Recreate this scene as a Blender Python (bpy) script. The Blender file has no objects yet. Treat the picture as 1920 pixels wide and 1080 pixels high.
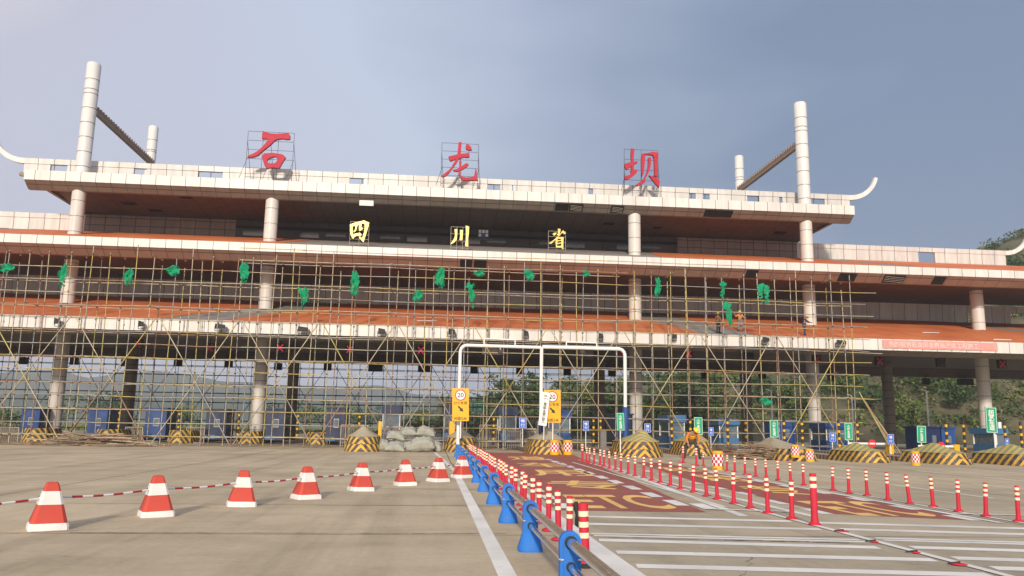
import bpy, bmesh, math, random
from mathutils import Vector, Matrix, noise
random.seed(7)
S = bpy.context.scene
COL = S.collection
R = math.radians

# ------------------------------------------------------------------ camera
FPX, YAW, PITCH, ROLL, CH = 1512.35, R(5.3856), R(9.7265), R(0.9596), 1.7
fw = Vector((math.sin(YAW)*math.cos(PITCH), math.cos(YAW)*math.cos(PITCH), math.sin(PITCH)))
rt = Vector((math.cos(YAW), -math.sin(YAW), 0.0)); up = rt.cross(fw)
cr, sr = math.cos(ROLL), math.sin(ROLL)
rt, up = cr*rt + sr*up, -sr*rt + cr*up
cd = bpy.data.cameras.new('camera'); cam = bpy.data.objects.new('camera', cd); COL.objects.link(cam)
cd.sensor_width = 36.0; cd.lens = FPX/1920*36; cd.clip_start = 0.1; cd.clip_end = 9000
cam.matrix_world = Matrix(((rt.x, up.x, -fw.x, 0), (rt.y, up.y, -fw.y, 0), (rt.z, up.z, -fw.z, CH), (0, 0, 0, 1)))
S.camera = cam
def ray(x, y): return fw + (x-960)/FPX*rt + (540-y)/FPX*up
def P(x, y, Y):                     # where a measured direction meets a vertical plane
    d = ray(x, y); return Vector((0, 0, CH)) + d*(Y/d.y)
def G(x, y, z=0.0):                 # where it meets the ground
    d = ray(x, y); return Vector((0, 0, CH)) + d*((z-CH)/d.z)

# ------------------------------------------------------------------ world, sun, exposure
SUN_EL, SUN_AZ = R(20), R(-170)     # azimuth from +Y clockwise: behind the camera, a little left
w = bpy.data.worlds.new('World'); S.world = w; w.use_nodes = True
nt = w.node_tree; N = nt.nodes; L = nt.links
bg = N['Background']; bg.inputs[1].default_value = 0.12
sky = N.new('ShaderNodeTexSky'); sky.sky_type = 'NISHITA'; sky.sun_disc = False
sky.sun_elevation = SUN_EL; sky.sun_rotation = SUN_AZ; sky.air_density = 1.3; sky.dust_density = 4.0; sky.ozone_density = 1.5
tc = N.new('ShaderNodeTexCoord'); mp = N.new('ShaderNodeMapping'); mp.inputs['Scale'].default_value = (1.0, 1.0, 2.6)
n1 = N.new('ShaderNodeTexNoise'); n1.inputs['Scale'].default_value = 1.7; n1.inputs['Detail'].default_value = 5; n1.inputs['Roughness'].default_value = .45
L.new(tc.outputs['Generated'], mp.inputs['Vector']); L.new(mp.outputs[0], n1.inputs['Vector'])
sx = N.new('ShaderNodeSeparateXYZ'); L.new(tc.outputs['Generated'], sx.inputs[0])
m1 = N.new('ShaderNodeMath'); m1.operation = 'MULTIPLY_ADD'; m1.inputs[1].default_value = -.74; m1.inputs[2].default_value = .32
L.new(sx.outputs['X'], m1.inputs[0])
m0 = N.new('ShaderNodeMath'); m0.operation = 'MULTIPLY_ADD'; m0.inputs[1].default_value = -.34; L.new(sx.outputs['Y'], m0.inputs[0]); L.new(m1.outputs[0], m0.inputs[2])
m2 = N.new('ShaderNodeMath'); m2.operation = 'ADD'; n5 = N.new('ShaderNodeMath'); n5.operation = 'MULTIPLY_ADD'; n5.inputs[1].default_value = .5; n5.inputs[2].default_value = .26; L.new(n1.outputs['Fac'], n5.inputs[0]); L.new(m0.outputs[0], m2.inputs[0]); L.new(n5.outputs[0], m2.inputs[1])
rp = N.new('ShaderNodeValToRGB')
rp.color_ramp.elements[0].position = .28; rp.color_ramp.elements[0].color = (1.9, 2.6, 4.0, 1)
rp.color_ramp.elements[1].position = .90; rp.color_ramp.elements[1].color = (5.7, 5.8, 7.0, 1)
e = rp.color_ramp.elements.new(1.0); e.color = (6.9, 6.8, 7.4, 1)
e = rp.color_ramp.elements.new(.60); e.color = (5.65, 6.3, 7.8, 1)
L.new(m2.outputs[0], rp.inputs[0])
mx = N.new('ShaderNodeMixRGB'); mx.inputs[0].default_value = .85
L.new(sky.outputs[0], mx.inputs[1]); L.new(rp.outputs[0], mx.inputs[2]); L.new(mx.outputs[0], bg.inputs[0])
sd = bpy.data.lights.new('sun', 'SUN'); sd.energy = 4.0; sd.angle = R(4); sd.color = (1.0, .89, .76)
so = bpy.data.objects.new('sun', sd); COL.objects.link(so)
sdir = Vector((math.sin(SUN_AZ)*math.cos(SUN_EL), math.cos(SUN_AZ)*math.cos(SUN_EL), math.sin(SUN_EL)))
so.rotation_euler = sdir.to_track_quat('Z', 'Y').to_euler(); so.location = sdir*60
S.view_settings.view_transform = 'Standard'; S.view_settings.look = 'None'; S.view_settings.gamma = 1
S.view_settings.use_curve_mapping = False; S.view_settings.exposure = -.12
try:
    S.cycles.use_denoising = True; S.cycles.volume_bounces = 0; S.cycles.max_bounces = 8; S.cycles.transparent_max_bounces = 12
except Exception: pass

# ------------------------------------------------------------------ materials
def mat(name, col, rough=.6, metal=0.0, var=0.0, vs=3.0, bump=0.0, bs=20.0, spec=.4, col2=None):
    m = bpy.data.materials.new(name); m.use_nodes = True; t = m.node_tree; b = t.nodes['Principled BSDF']
    b.inputs['Base Color'].default_value = (*col, 1); b.inputs['Roughness'].default_value = rough
    b.inputs['Metallic'].default_value = metal; b.inputs['Specular IOR Level'].default_value = spec
    tc = t.nodes.new('ShaderNodeTexCoord'); m['_'] = 0
    if var or col2:
        n = t.nodes.new('ShaderNodeTexNoise'); n.inputs['Scale'].default_value = vs; n.inputs['Detail'].default_value = 6
        n.inputs['Roughness'].default_value = .65
        t.links.new(tc.outputs['Object'], n.inputs['Vector'])
        r = t.nodes.new('ShaderNodeValToRGB'); r.color_ramp.elements[0].position = .3; r.color_ramp.elements[1].position = .7
        a = tuple(c*(1-var) for c in col); c2 = col2 or tuple(min(1, c*(1+var)) for c in col)
        r.color_ramp.elements[0].color = (*a, 1); r.color_ramp.elements[1].color = (*c2, 1)
        t.links.new(n.outputs['Fac'], r.inputs[0]); t.links.new(r.outputs[0], b.inputs['Base Color'])
    if bump:
        n = t.nodes.new('ShaderNodeTexNoise'); n.inputs['Scale'].default_value = bs; n.inputs['Detail'].default_value = 4
        t.links.new(tc.outputs['Object'], n.inputs['Vector'])
        bp = t.nodes.new('ShaderNodeBump'); bp.inputs['Strength'].default_value = bump; bp.inputs['Distance'].default_value = .05
        t.links.new(n.outputs['Fac'], bp.inputs['Height']); t.links.new(bp.outputs[0], b.inputs['Normal'])
    return m
def panel(name, c1, c2, mortar, pw, ph, axes='XZ', gap=.02, rough=.45, off=(0, 0), dirt=.25, metal=0.0, spec=.4):
    """cladding panels: brick texture without offset gives joints and small differences from panel to panel"""
    m = bpy.data.materials.new(name); m.use_nodes = True; t = m.node_tree; b = t.nodes['Principled BSDF']; l = t.links
    tc = t.nodes.new('ShaderNodeTexCoord'); sp = t.nodes.new('ShaderNodeSeparateXYZ'); cb = t.nodes.new('ShaderNodeCombineXYZ')
    l.new(tc.outputs['Object'], sp.inputs[0]); l.new(sp.outputs[axes[0]], cb.inputs[0]); l.new(sp.outputs[axes[1]], cb.inputs[1])
    mp = t.nodes.new('ShaderNodeMapping'); mp.inputs['Location'].default_value = (off[0], off[1], 0); l.new(cb.outputs[0], mp.inputs[0])
    br = t.nodes.new('ShaderNodeTexBrick'); br.offset = 0; br.inputs['Scale'].default_value = 1
    br.inputs['Brick Width'].default_value = pw; br.inputs['Row Height'].default_value = ph
    br.inputs['Mortar Size'].default_value = gap; br.inputs['Mortar Smooth'].default_value = .1; br.inputs['Bias'].default_value = 0
    br.inputs['Color1'].default_value = (*c1, 1); br.inputs['Color2'].default_value = (*c2, 1); br.inputs['Mortar'].default_value = (*mortar, 1)
    l.new(mp.outputs[0], br.inputs['Vector'])
    n = t.nodes.new('ShaderNodeTexNoise'); n.inputs['Scale'].default_value = 1.1; n.inputs['Detail'].default_value = 8; n.inputs['Roughness'].default_value = .72
    ms = t.nodes.new('ShaderNodeMapping'); ms.inputs['Scale'].default_value = (1.6, 1.6, .22); l.new(tc.outputs['Object'], ms.inputs[0]); l.new(ms.outputs[0], n.inputs['Vector'])
    mr = t.nodes.new('ShaderNodeMapRange'); mr.inputs[1].default_value = .3; mr.inputs[2].default_value = .7
    mr.inputs[3].default_value = 1-dirt; mr.inputs[4].default_value = 1.0; l.new(n.outputs['Fac'], mr.inputs[0])
    mul = t.nodes.new('ShaderNodeMixRGB'); mul.blend_type = 'MULTIPLY'; mul.inputs[0].default_value = 1
    l.new(br.outputs[0], mul.inputs[1]); l.new(mr.outputs[0], mul.inputs[2]); l.new(mul.outputs[0], b.inputs['Base Color'])
    b.inputs['Roughness'].default_value = rough; b.inputs['Metallic'].default_value = metal; b.inputs['Specular IOR Level'].default_value = spec
    bp = t.nodes.new('ShaderNodeBump'); bp.inputs['Strength'].default_value = .4; bp.inputs['Distance'].default_value = .02; bp.invert = True
    l.new(br.outputs['Fac'], bp.inputs['Height']); l.new(bp.outputs[0], b.inputs['Normal'])
    return m
def stripes(name, ca, cb_, n=1.6, kx=1.0, ky=.9, kz=1.0, duty=.5, absx=True, rough=.6, dirt=.35):
    m = bpy.data.materials.new(name); m.use_nodes = True; t = m.node_tree; b = t.nodes['Principled BSDF']; l = t.links
    tc = t.nodes.new('ShaderNodeTexCoord'); sp = t.nodes.new('ShaderNodeSeparateXYZ'); l.new(tc.outputs['Object'], sp.inputs[0])
    def M(op, a, b2=None):
        q = t.nodes.new('ShaderNodeMath'); q.operation = op
        for i, v in enumerate((a, b2)):
            if v is None: continue
            if isinstance(v, (int, float)): q.inputs[i].default_value = v
            else: l.new(v, q.inputs[i])
        return q.outputs[0]
    X = M('ABSOLUTE', sp.outputs['X']) if absx else sp.outputs['X']
    v = M('ADD', M('ADD', M('MULTIPLY', X, kx), M('MULTIPLY', sp.outputs['Y'], ky)), M('MULTIPLY', sp.outputs['Z'], kz))
    v = M('FRACT', M('ADD', M('MULTIPLY', v, n), 40.0)); s = M('GREATER_THAN', v, duty)
    mx = t.nodes.new('ShaderNodeMixRGB'); l.new(s, mx.inputs[0]); mx.inputs[1].default_value = (*ca, 1); mx.inputs[2].default_value = (*cb_, 1)
    nz = t.nodes.new('ShaderNodeTexNoise'); nz.inputs['Scale'].default_value = 5; nz.inputs['Detail'].default_value = 7; l.new(tc.outputs['Object'], nz.inputs['Vector'])
    mr = t.nodes.new('ShaderNodeMapRange'); mr.inputs[1].default_value = .35; mr.inputs[2].default_value = .7; mr.inputs[3].default_value = 0; mr.inputs[4].default_value = dirt
    l.new(nz.outputs['Fac'], mr.inputs[0])
    m2 = t.nodes.new('ShaderNodeMixRGB'); l.new(mr.outputs[0], m2.inputs[0]); l.new(mx.outputs[0], m2.inputs[1]); m2.inputs[2].default_value = (.30, .25, .19, 1)
    l.new(m2.outputs[0], b.inputs['Base Color']); b.inputs['Roughness'].default_value = rough
    return m
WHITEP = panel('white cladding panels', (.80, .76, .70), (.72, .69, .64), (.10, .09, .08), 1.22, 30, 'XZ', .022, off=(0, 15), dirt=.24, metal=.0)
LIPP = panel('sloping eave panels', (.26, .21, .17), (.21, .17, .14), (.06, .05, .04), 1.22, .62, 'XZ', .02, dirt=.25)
LIPR = panel('sloping eave panels with painted orange bounce', (.34, .215, .16), (.29, .185, .135), (.06, .05, .04), 1.22, 5, 'XZ', .02, dirt=.25)  # middle eave copy, light bounced off the orange roof painted into its colour
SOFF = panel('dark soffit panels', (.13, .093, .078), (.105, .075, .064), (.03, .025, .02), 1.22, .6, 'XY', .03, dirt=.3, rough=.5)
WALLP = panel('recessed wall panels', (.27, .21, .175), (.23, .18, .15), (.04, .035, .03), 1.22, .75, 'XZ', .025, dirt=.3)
SHADP = panel('parapet panels with eave shade in the colour', (.26, .20, .165), (.21, .165, .14), (.03, .025, .02), 1.35, .72, 'XZ', .03, dirt=.3)  # brown tone stands for the top eave's shade on pale parapet panels
DARKP = panel('wall panels darkened for shade', (.060, .045, .040), (.045, .034, .03), (.015, .012, .01), 2.4, 2.2, 'XZ', .05, dirt=.3)  # near-black tone carries the shade on the recessed middle walls
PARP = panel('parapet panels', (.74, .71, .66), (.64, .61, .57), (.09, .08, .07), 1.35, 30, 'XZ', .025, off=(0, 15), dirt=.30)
ROOF = mat('orange roof coating', (.60, .14, .04), .75, var=.2, vs=.35, col2=(.70, .22, .075), bump=.15, bs=3)
ROOFG = mat('bare grey roof patch', (.27, .24, .21), .8, var=.2, vs=1.0)
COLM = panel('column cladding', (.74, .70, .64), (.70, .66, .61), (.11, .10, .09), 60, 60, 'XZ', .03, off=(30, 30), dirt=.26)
COLB = panel('rear column panels darkened for shade', (.28, .245, .215), (.25, .22, .19), (.06, .07, .06), 60, .9, 'XZ', .03, off=(30, 0), dirt=.2)  # shaded copy of the column panels, canopy shade put into the colour
TOWM = panel('mast cladding', (.78, .76, .72), (.73, .71, .68), (.12, .11, .11), 60, 60, 'XZ', .035, off=(30, 30), dirt=.24)
BEAM = mat('brown steel truss', (.30, .21, .15), .7, var=.25, vs=4)
BLACK = mat('black void', (.012, .010, .010), .9)
DKMET = mat('dark housing', (.035, .033, .033), .5, spec=.3)
GLASSD = mat('dark glazing', (.05, .055, .065), .12, spec=.8, var=.4, vs=.6)
REDL = mat('red letter panel', (.42, .008, .03), .6, var=.12, vs=2)
GOLD = mat('pale gold letter', (.78, .55, .15), .38, metal=.25, var=.15, vs=3)
THIN = mat('thin dark steel', (.09, .085, .09), .5, metal=.4)
THINL = mat('thin pale steel', (.45, .40, .33), .5, metal=.3)
PIPES = [mat('scaffold tube pale', (.44, .375, .25), .5, .2, .3, 2), mat('scaffold tube yellowed', (.46, .365, .12), .55, .2, .3, 2),
         mat('scaffold tube rusty', (.34, .20, .13), .65, .2, .3, 3), mat('scaffold tube grey', (.32, .30, .27), .45, .35, .3, 2)]
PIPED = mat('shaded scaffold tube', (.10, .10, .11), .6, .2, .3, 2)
COUP = mat('scaffold coupler', (.10, .07, .05), .7, .3)
NET = mat('green debris netting', (.0, .27, .12), .8, var=.4, vs=5, bump=.3, bs=8)
BOOTH = mat('blue booth panel', (.016, .062, .22), .42, var=.2, vs=1.5)
BOOTHD = mat('dark blue booth panel', (.009, .022, .075), .4, var=.2, vs=1.5)
BOOTHL = mat('light blue booth panel', (.045, .15, .31), .45, var=.15, vs=1.5)
WIN = mat('booth window glass', (.12, .16, .19), .08, spec=.9, var=.3, vs=2)
CHEV = stripes('black and yellow chevrons', (.03, .018, .016), (.70, .40, .02), n=1.9, duty=.56, dirt=.5)
CHEVW = stripes('weathered chevrons', (.06, .035, .03), (.55, .33, .06), n=1.9, dirt=.6)
CAPB = stripes('faded striped canvas', (.45, .38, .24), (.36, .31, .22), n=2.4, duty=.55, dirt=.35, kz=1.4)
CAPY = stripes('yellow striped canvas', (.52, .43, .06), (.27, .235, .18), n=2.0, duty=.55, dirt=.3, kz=1.2)
KERB = stripes('worn striped kerb', (.055, .03, .025), (.30, .20, .12), n=2.2, kx=1, ky=1, kz=0, dirt=.5, absx=False)
WHT = mat('white enamel', (.78, .77, .74), .4, var=.06, vs=3)
CREAM = mat('cream reflective tape', (.80, .75, .52), .35, var=.1, vs=8)
REDP = mat('red plastic post', (.58, .02, .055), .42, var=.14, vs=6)
ORANGE = mat('orange red rubber', (.60, .075, .05), .5, var=.12, vs=4)
BLUEP = mat('blue guardrail plastic', (.018, .17, .62), .34, var=.16, vs=3)
STEEL = mat('polished steel rail', (.74, .70, .64), .16, 1.0, .12, 3)
RUBBER = mat('black rubber', (.02, .02, .02), .7)
CONC = mat('island concrete', (.34, .29, .24), .85, var=.25, vs=1.2, bump=.2)
YELS = mat('yellow sign face', (.80, .42, .008), .4, var=.06, vs=2)
GRNS = mat('green sign face', (.008, .32, .16), .4, var=.08, vs=2)
BLUS = mat('blue sign face', (.02, .12, .55), .4, var=.08, vs=2)
WHS = mat('white sign face', (.82, .80, .76), .45, var=.05, vs=2)
REDS = mat('red sign ring', (.68, .03, .03), .4)
BLK = mat('black lettering', (.02, .02, .02), .6)
BRN = mat('dark brown lettering', (.10, .05, .01), .6)
REDX = bpy.data.materials.new('lit red cross'); REDX.use_nodes = True
_b = REDX.node_tree.nodes['Principled BSDF']; _b.inputs['Base Color'].default_value = (.6, .02, .05, 1)
_b.inputs['Emission Color'].default_value = (1, .05, .12, 1); _b.inputs['Emission Strength'].default_value = .40
SKIN = mat('skin', (.36, .20, .13), .55, var=.06, vs=12)
REDC = mat('dull red plastic', (.42, .03, .04), .4, var=.1, vs=4)
HELM = mat('yellow helmet', (.85, .62, .03), .3)
VEST = mat('orange vest', (.60, .19, .03), .7, var=.1, vs=8)
NAVY = mat('navy workwear', (.04, .045, .12), .8, var=.2, vs=8)
GREYT = mat('grey trousers', (.20, .19, .19), .8, var=.2, vs=8)
DARKT = mat('dark trousers', (.05, .045, .04), .8, var=.2, vs=8)
KHAKI = mat('khaki jacket', (.25, .15, .08), .8, var=.2, vs=8)
BAG = mat('grey woven sack', (.33, .33, .28), .85, var=.14, vs=3, bump=.5, bs=9)
BAMB = mat('rusty rods and bamboo', (.22, .15, .10), .8, var=.4, vs=2, col2=(.36, .27, .18))
BARK = mat('bark', (.11, .08, .055), .9, var=.3, vs=4)

# concrete plaza
def ground_mat():
    m = bpy.data.materials.new('concrete slabs'); m.use_nodes = True; t = m.node_tree; b = t.nodes['Principled BSDF']; l = t.links
    tc = t.nodes.new('ShaderNodeTexCoord')
    br = t.nodes.new('ShaderNodeTexBrick'); br.offset = 0; br.inputs['Scale'].default_value = 1
    br.inputs['Brick Width'].default_value = 10.4; br.inputs['Row Height'].default_value = 4.62; br.inputs['Mortar Size'].default_value = .02
    br.inputs['Mortar Smooth'].default_value = .0
    br.inputs['Color1'].default_value = (.56, .455, .305, 1); br.inputs['Color2'].default_value = (.52, .425, .288, 1); br.inputs['Mortar'].default_value = (.07, .055, .045, 1)
    mp = t.nodes.new('ShaderNodeMapping'); mp.inputs['Location'].default_value = (9.5, .66, 0)
    l.new(tc.outputs['Object'], mp.inputs[0]); l.new(mp.outputs[0], br.inputs['Vector'])
    def nz(sc, stretch, lo, hi, a, bq, det=8):
        q = t.nodes.new('ShaderNodeMapping'); q.inputs['Scale'].default_value = stretch; l.new(tc.outputs['Object'], q.inputs[0])
        n = t.nodes.new('ShaderNodeTexNoise'); n.inputs['Scale'].default_value = sc; n.inputs['Detail'].default_value = det; n.inputs['Roughness'].default_value = .6
        l.new(q.outputs[0], n.inputs['Vector'])
        r = t.nodes.new('ShaderNodeMapRange'); r.inputs[1].default_value = lo; r.inputs[2].default_value = hi; r.inputs[3].default_value = a; r.inputs[4].default_value = bq
        l.new(n.outputs['Fac'], r.inputs[0]); return r.outputs[0]
    def mul(a, bq):
        q = t.nodes.new('ShaderNodeMixRGB'); q.blend_type = 'MULTIPLY'; q.inputs[0].default_value = 1; l.new(a, q.inputs[1]); l.new(bq, q.inputs[2]); return q.outputs[0]
    c = mul(br.outputs[0], nz(.16, (1, 1, 1), .3, .7, .80, 1.10))
    c = mul(c, nz(.9, (1, .35, 1), .35, .7, 1.03, .88))
    c = mul(c, nz(9, (1, 1, 1), .3, .7, .92, 1.06))
    c = mul(c, nz(.5, (2.2, .08, 1), .50, .72, 1.0, .76))
    c = mul(c, nz(2.3, (1, .8, 1), .66, .74, 1.0, .80, 3))
    c = mul(c, nz(.35, (1, 2.2, 1), .45, .60, 1.04, .93, 4))
    # greyer tyre-darkened band right of the guardrail
    sp = t.nodes.new('ShaderNodeSeparateXYZ'); l.new(tc.outputs['Object'], sp.inputs[0])
    r = t.nodes.new('ShaderNodeMapRange'); r.inputs[1].default_value = 1.5; r.inputs[2].default_value = 3.0; r.inputs[3].default_value = 0; r.inputs[4].default_value = 1; l.new(sp.outputs['X'], r.inputs[0])
    r2 = t.nodes.new('ShaderNodeMapRange'); r2.inputs[1].default_value = 24; r2.inputs[2].default_value = 14; r2.inputs[3].default_value = 0; r2.inputs[4].default_value = .7; l.new(sp.outputs['Y'], r2.inputs[0])
    mm = t.nodes.new('ShaderNodeMath'); mm.operation = 'MULTIPLY'; l.new(r.outputs[0], mm.inputs[0]); l.new(r2.outputs[0], mm.inputs[1])
    gx = t.nodes.new('ShaderNodeMixRGB'); gx.blend_type = 'MULTIPLY'; l.new(mm.outputs[0], gx.inputs[0]); l.new(c, gx.inputs[1]); gx.inputs[2].default_value = (.82, .86, .92, 1)
    l.new(gx.outputs[0], b.inputs['Base Color']); b.inputs['Roughness'].default_value = .8; b.inputs['Specular IOR Level'].default_value = .25
    n = t.nodes.new('ShaderNodeTexNoise'); n.inputs['Scale'].default_value = 30; n.inputs['Detail'].default_value = 5; l.new(tc.outputs['Object'], n.inputs['Vector'])
    bp = t.nodes.new('ShaderNodeBump'); bp.inputs['Strength'].default_value = .25; bp.inputs['Distance'].default_value = .02
    l.new(n.outputs['Fac'], bp.inputs['Height']); l.new(bp.outputs[0], b.inputs['Normal'])
    return m
def worn(name, col, wear=(.35, .30, .24), lo=.60, hi=.72, sc=6, amt=.85):
    m = mat(name, col, .7); t = m.node_tree; b = t.nodes['Principled BSDF']; l = t.links
    tc = t.nodes.new('ShaderNodeTexCoord'); n = t.nodes.new('ShaderNodeTexNoise'); n.inputs['Scale'].default_value = sc; n.inputs['Detail'].default_value = 9; n.inputs['Roughness'].default_value = .7
    l.new(tc.outputs['Object'], n.inputs['Vector'])
    r = t.nodes.new('ShaderNodeMapRange'); r.inputs[1].default_value = lo; r.inputs[2].default_value = hi; r.inputs[3].default_value = 0; r.inputs[4].default_value = amt
    l.new(n.outputs['Fac'], r.inputs[0])
    n2 = t.nodes.new('ShaderNodeTexNoise'); n2.inputs['Scale'].default_value = .8; n2.inputs['Detail'].default_value = 5; l.new(tc.outputs['Object'], n2.inputs['Vector'])
    r2 = t.nodes.new('ShaderNodeMapRange'); r2.inputs[1].default_value = .3; r2.inputs[2].default_value = .7; r2.inputs[3].default_value = .8; r2.inputs[4].default_value = 1.1; l.new(n2.outputs['Fac'], r2.inputs[0])
    x = t.nodes.new('ShaderNodeMixRGB'); l.new(r.outputs[0], x.inputs[0]); x.inputs[1].default_value = (*col, 1); x.inputs[2].default_value = (*wear, 1)
    y = t.nodes.new('ShaderNodeMixRGB'); y.blend_type = 'MULTIPLY'; y.inputs[0].default_value = 1; l.new(x.outputs[0], y.inputs[1]); l.new(r2.outputs[0], y.inputs[2])
    l.new(y.outputs[0], b.inputs['Base Color']); return m
GROUND = ground_mat()
CONEW = worn('scuffed white cone rubber', (.76, .74, .70), wear=(.36, .31, .26), lo=.58, hi=.8, sc=5, amt=.7)
ORANGE = worn('scuffed red cone rubber', (.56, .07, .045), wear=(.30, .12, .09), lo=.52, hi=.8, sc=6, amt=.6)
REDP = worn('scuffed red post plastic', (.56, .02, .045), wear=(.26, .06, .06), lo=.52, hi=.8, sc=7, amt=.6)
BLUEP = worn('scuffed blue plastic', (.02, .17, .58), wear=(.14, .20, .30), lo=.55, hi=.8, sc=5, amt=.55)
PAINTW = worn('worn white road paint', (.80, .77, .71))
PAINTY = worn('worn yellow road lettering', (.90, .56, .17), wear=(.32, .13, .08), lo=.60, hi=.82)
REDROAD = worn('red lane coating', (.35, .092, .06), wear=(.25, .13, .10), lo=.45, hi=.72, sc=2.5, amt=.75)

ORD = 'first second third fourth fifth sixth seventh eighth ninth tenth eleventh twelfth thirteenth fourteenth fifteenth sixteenth seventeenth eighteenth nineteenth twentieth'.split()
ORD += ['twenty-'+q for q in ORD[:9]]+['thirtieth']+['thirty-'+q for q in ORD[:9]]
# ------------------------------------------------------------------ mesh helpers
class MB:
    def __init__(s): s.v = []; s.f = []; s.m = []; s.mats = []; s.sm = []
    def mi(s, m):
        if m not in s.mats: s.mats.append(m)
        return s.mats.index(m)
    def add(s, vs, fs, m, smooth=False):
        o = len(s.v); s.v += [tuple(p) for p in vs]; k = s.mi(m)
        for f in fs: s.f.append(tuple(i+o for i in f)); s.m.append(k); s.sm.append(smooth)
        return s
    def box(s, x0, x1, y0, y1, z0, z1, m):
        vs = [(x0,y0,z0),(x1,y0,z0),(x1,y1,z0),(x0,y1,z0),(x0,y0,z1),(x1,y0,z1),(x1,y1,z1),(x0,y1,z1)]
        return s.add(vs, [(0,3,2,1),(4,5,6,7),(0,1,5,4),(1,2,6,5),(2,3,7,6),(3,0,4,7)], m)
    def tube(s, a, b, r, m, n=6, r2=None, cap=True, smooth=True):
        a = Vector(a); b = Vector(b); d = (b-a)
        if d.length < 1e-6: return s
        d.normalize(); q = Vector((0,0,1)) if abs(d.z) < .9 else Vector((1,0,0)); u = d.cross(q).normalized(); v = d.cross(u)
        r2 = r if r2 is None else r2
        vs = [a+(u*math.cos(t)+v*math.sin(t))*r for t in [2*math.pi*i/n for i in range(n)]] + [b+(u*math.cos(t)+v*math.sin(t))*r2 for t in [2*math.pi*i/n for i in range(n)]]
        s.add(vs, [(i, i+n, (i+1) % n+n, (i+1) % n) for i in range(n)], m, smooth)
        if cap: s.add(vs[:n], [tuple(range(n))], m); s.add(vs[n:], [tuple(range(n))[::-1]], m)
        return s
    def path(s, pts, r, m, n=6):
        for a, b in zip(pts, pts[1:]): s.tube(a, b, r, m, n)
        return s
    def rings(s, rings, m, smooth=True, cap=True, closed=True):
        n = len(rings[0]); vs = [p for r in rings for p in r]; fs = []
        for k in range(len(rings)-1):
            for i in range(n if closed else n-1): fs.append((k*n+i, k*n+(i+1) % n, (k+1)*n+(i+1) % n, (k+1)*n+i))
        s.add(vs, fs, m, smooth)
        if cap: s.add(rings[0], [tuple(range(n))[::-1]], m); s.add(rings[-1], [tuple(range(n))], m)
        return s
    def lathe(s, prof, m, n=12, c=(0, 0, 0), smooth=True, cap=True):
        return s.rings([[(c[0]+r*math.cos(2*math.pi*i/n), c[1]+r*math.sin(2*math.pi*i/n), c[2]+z) for i in range(n)] for r, z in prof], m, smooth, cap)
    def extr_x(s, prof, x0, x1, m, closed=True, cap=True):   # profile of (y, z) pulled along X
        n = len(prof); vs = [(x0, y, z) for y, z in prof]+[(x1, y, z) for y, z in prof]
        fs = [(i, (i+1) % n, (i+1) % n+n, i+n) for i in range(n if closed else n-1)]
        s.add(vs, fs, m)
        if closed and cap: s.add(vs[:n], [tuple(range(n))[::-1]], m); s.add(vs[n:], [tuple(range(n))], m)
        return s
    def poly(s, pts, m): return s.add(pts, [tuple(range(len(pts)))], m)
    def prism(s, pts, off, m):                                # planar outline pulled by a vector
        off = Vector(off); n = len(pts); a = [Vector(p) for p in pts]; b = [p+off for p in a]
        s.add(a+b, [(i, i+n, (i+1) % n+n, (i+1) % n) for i in range(n)], m); s.add(a, [tuple(range(n))], m); s.add(b, [tuple(range(n))[::-1]], m)
        return s
    def build(s, name, parent=None, base=None, fix=True):
        me = bpy.data.meshes.new(name)
        o0 = Vector(base) if base is not None else Vector((0, 0, 0))
        me.from_pydata([tuple(Vector(p)-o0) for p in s.v], [], s.f)
        for m in s.mats: me.materials.append(m)
        me.polygons.foreach_set('material_index', s.m); me.polygons.foreach_set('use_smooth', s.sm)
        if fix:
            bm = bmesh.new(); bm.from_mesh(me); bmesh.ops.recalc_face_normals(bm, faces=bm.faces); bm.to_mesh(me); bm.free()
        me.update(); o = bpy.data.objects.new(name, me); COL.objects.link(o)
        if parent is not None: o.parent = parent
        elif base is not None: o.location = o0
        return o
def empty(name, loc, rz=0.0):
    o = bpy.data.objects.new(name, None); COL.objects.link(o); o.location = loc; o.rotation_euler = (0, 0, rz); o.empty_display_size = .3; return o
def tag(o, label=None, cat=None, group=None, kind=None):
    if label: o['label'] = label
    if cat: o['category'] = cat
    if group: o['group'] = group
    if kind: o['kind'] = kind
    return o
KIDS = {}
def copy_tree(o, parent=None):
    c = o.copy(); COL.objects.link(c); c.parent = parent
    for ch in [q for q in ALLKIDS(o)]: copy_tree(ch, c)
    return c
def ALLKIDS(o): return list(o.children)
_tx = {}
def text_mb(body, m, place, w, h, thick=.01, vertical=False, off=.012):
    """lettering from the built-in typeface, scaled to w x h, centred, mapped by place(u, v, depth)"""
    key = (body, vertical, off)
    if key not in _tx:
        c = bpy.data.curves.new('lettering', 'FONT'); c.body = '\n'.join(body) if vertical else body
        c.align_x = 'CENTER'; c.resolution_u = 3; c.space_line = .82 if vertical else 1.0; c.offset = off
        o = bpy.data.objects.new('lettering', c); COL.objects.link(o); bpy.context.view_layer.update()
        me = bpy.data.meshes.new_from_object(o.evaluated_get(bpy.context.evaluated_depsgraph_get()))
        vs = [v.co.copy() for v in me.vertices]; fs = [tuple(p.vertices) for p in me.polygons]
        bpy.data.objects.remove(o); bpy.data.meshes.remove(me); bpy.data.curves.remove(c); _tx[key] = (vs, fs)
    vs, fs = _tx[key]
    x0 = min(v.x for v in vs); x1 = max(v.x for v in vs); y0 = min(v.y for v in vs); y1 = max(v.y for v in vs)
    sx, sy = w/(x1-x0), h/(y1-y0)
    b = MB(); b.add([place((v.x-(x0+x1)/2)*sx, (v.y-(y0+y1)/2)*sy) for v in vs], fs, m); return b

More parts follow.
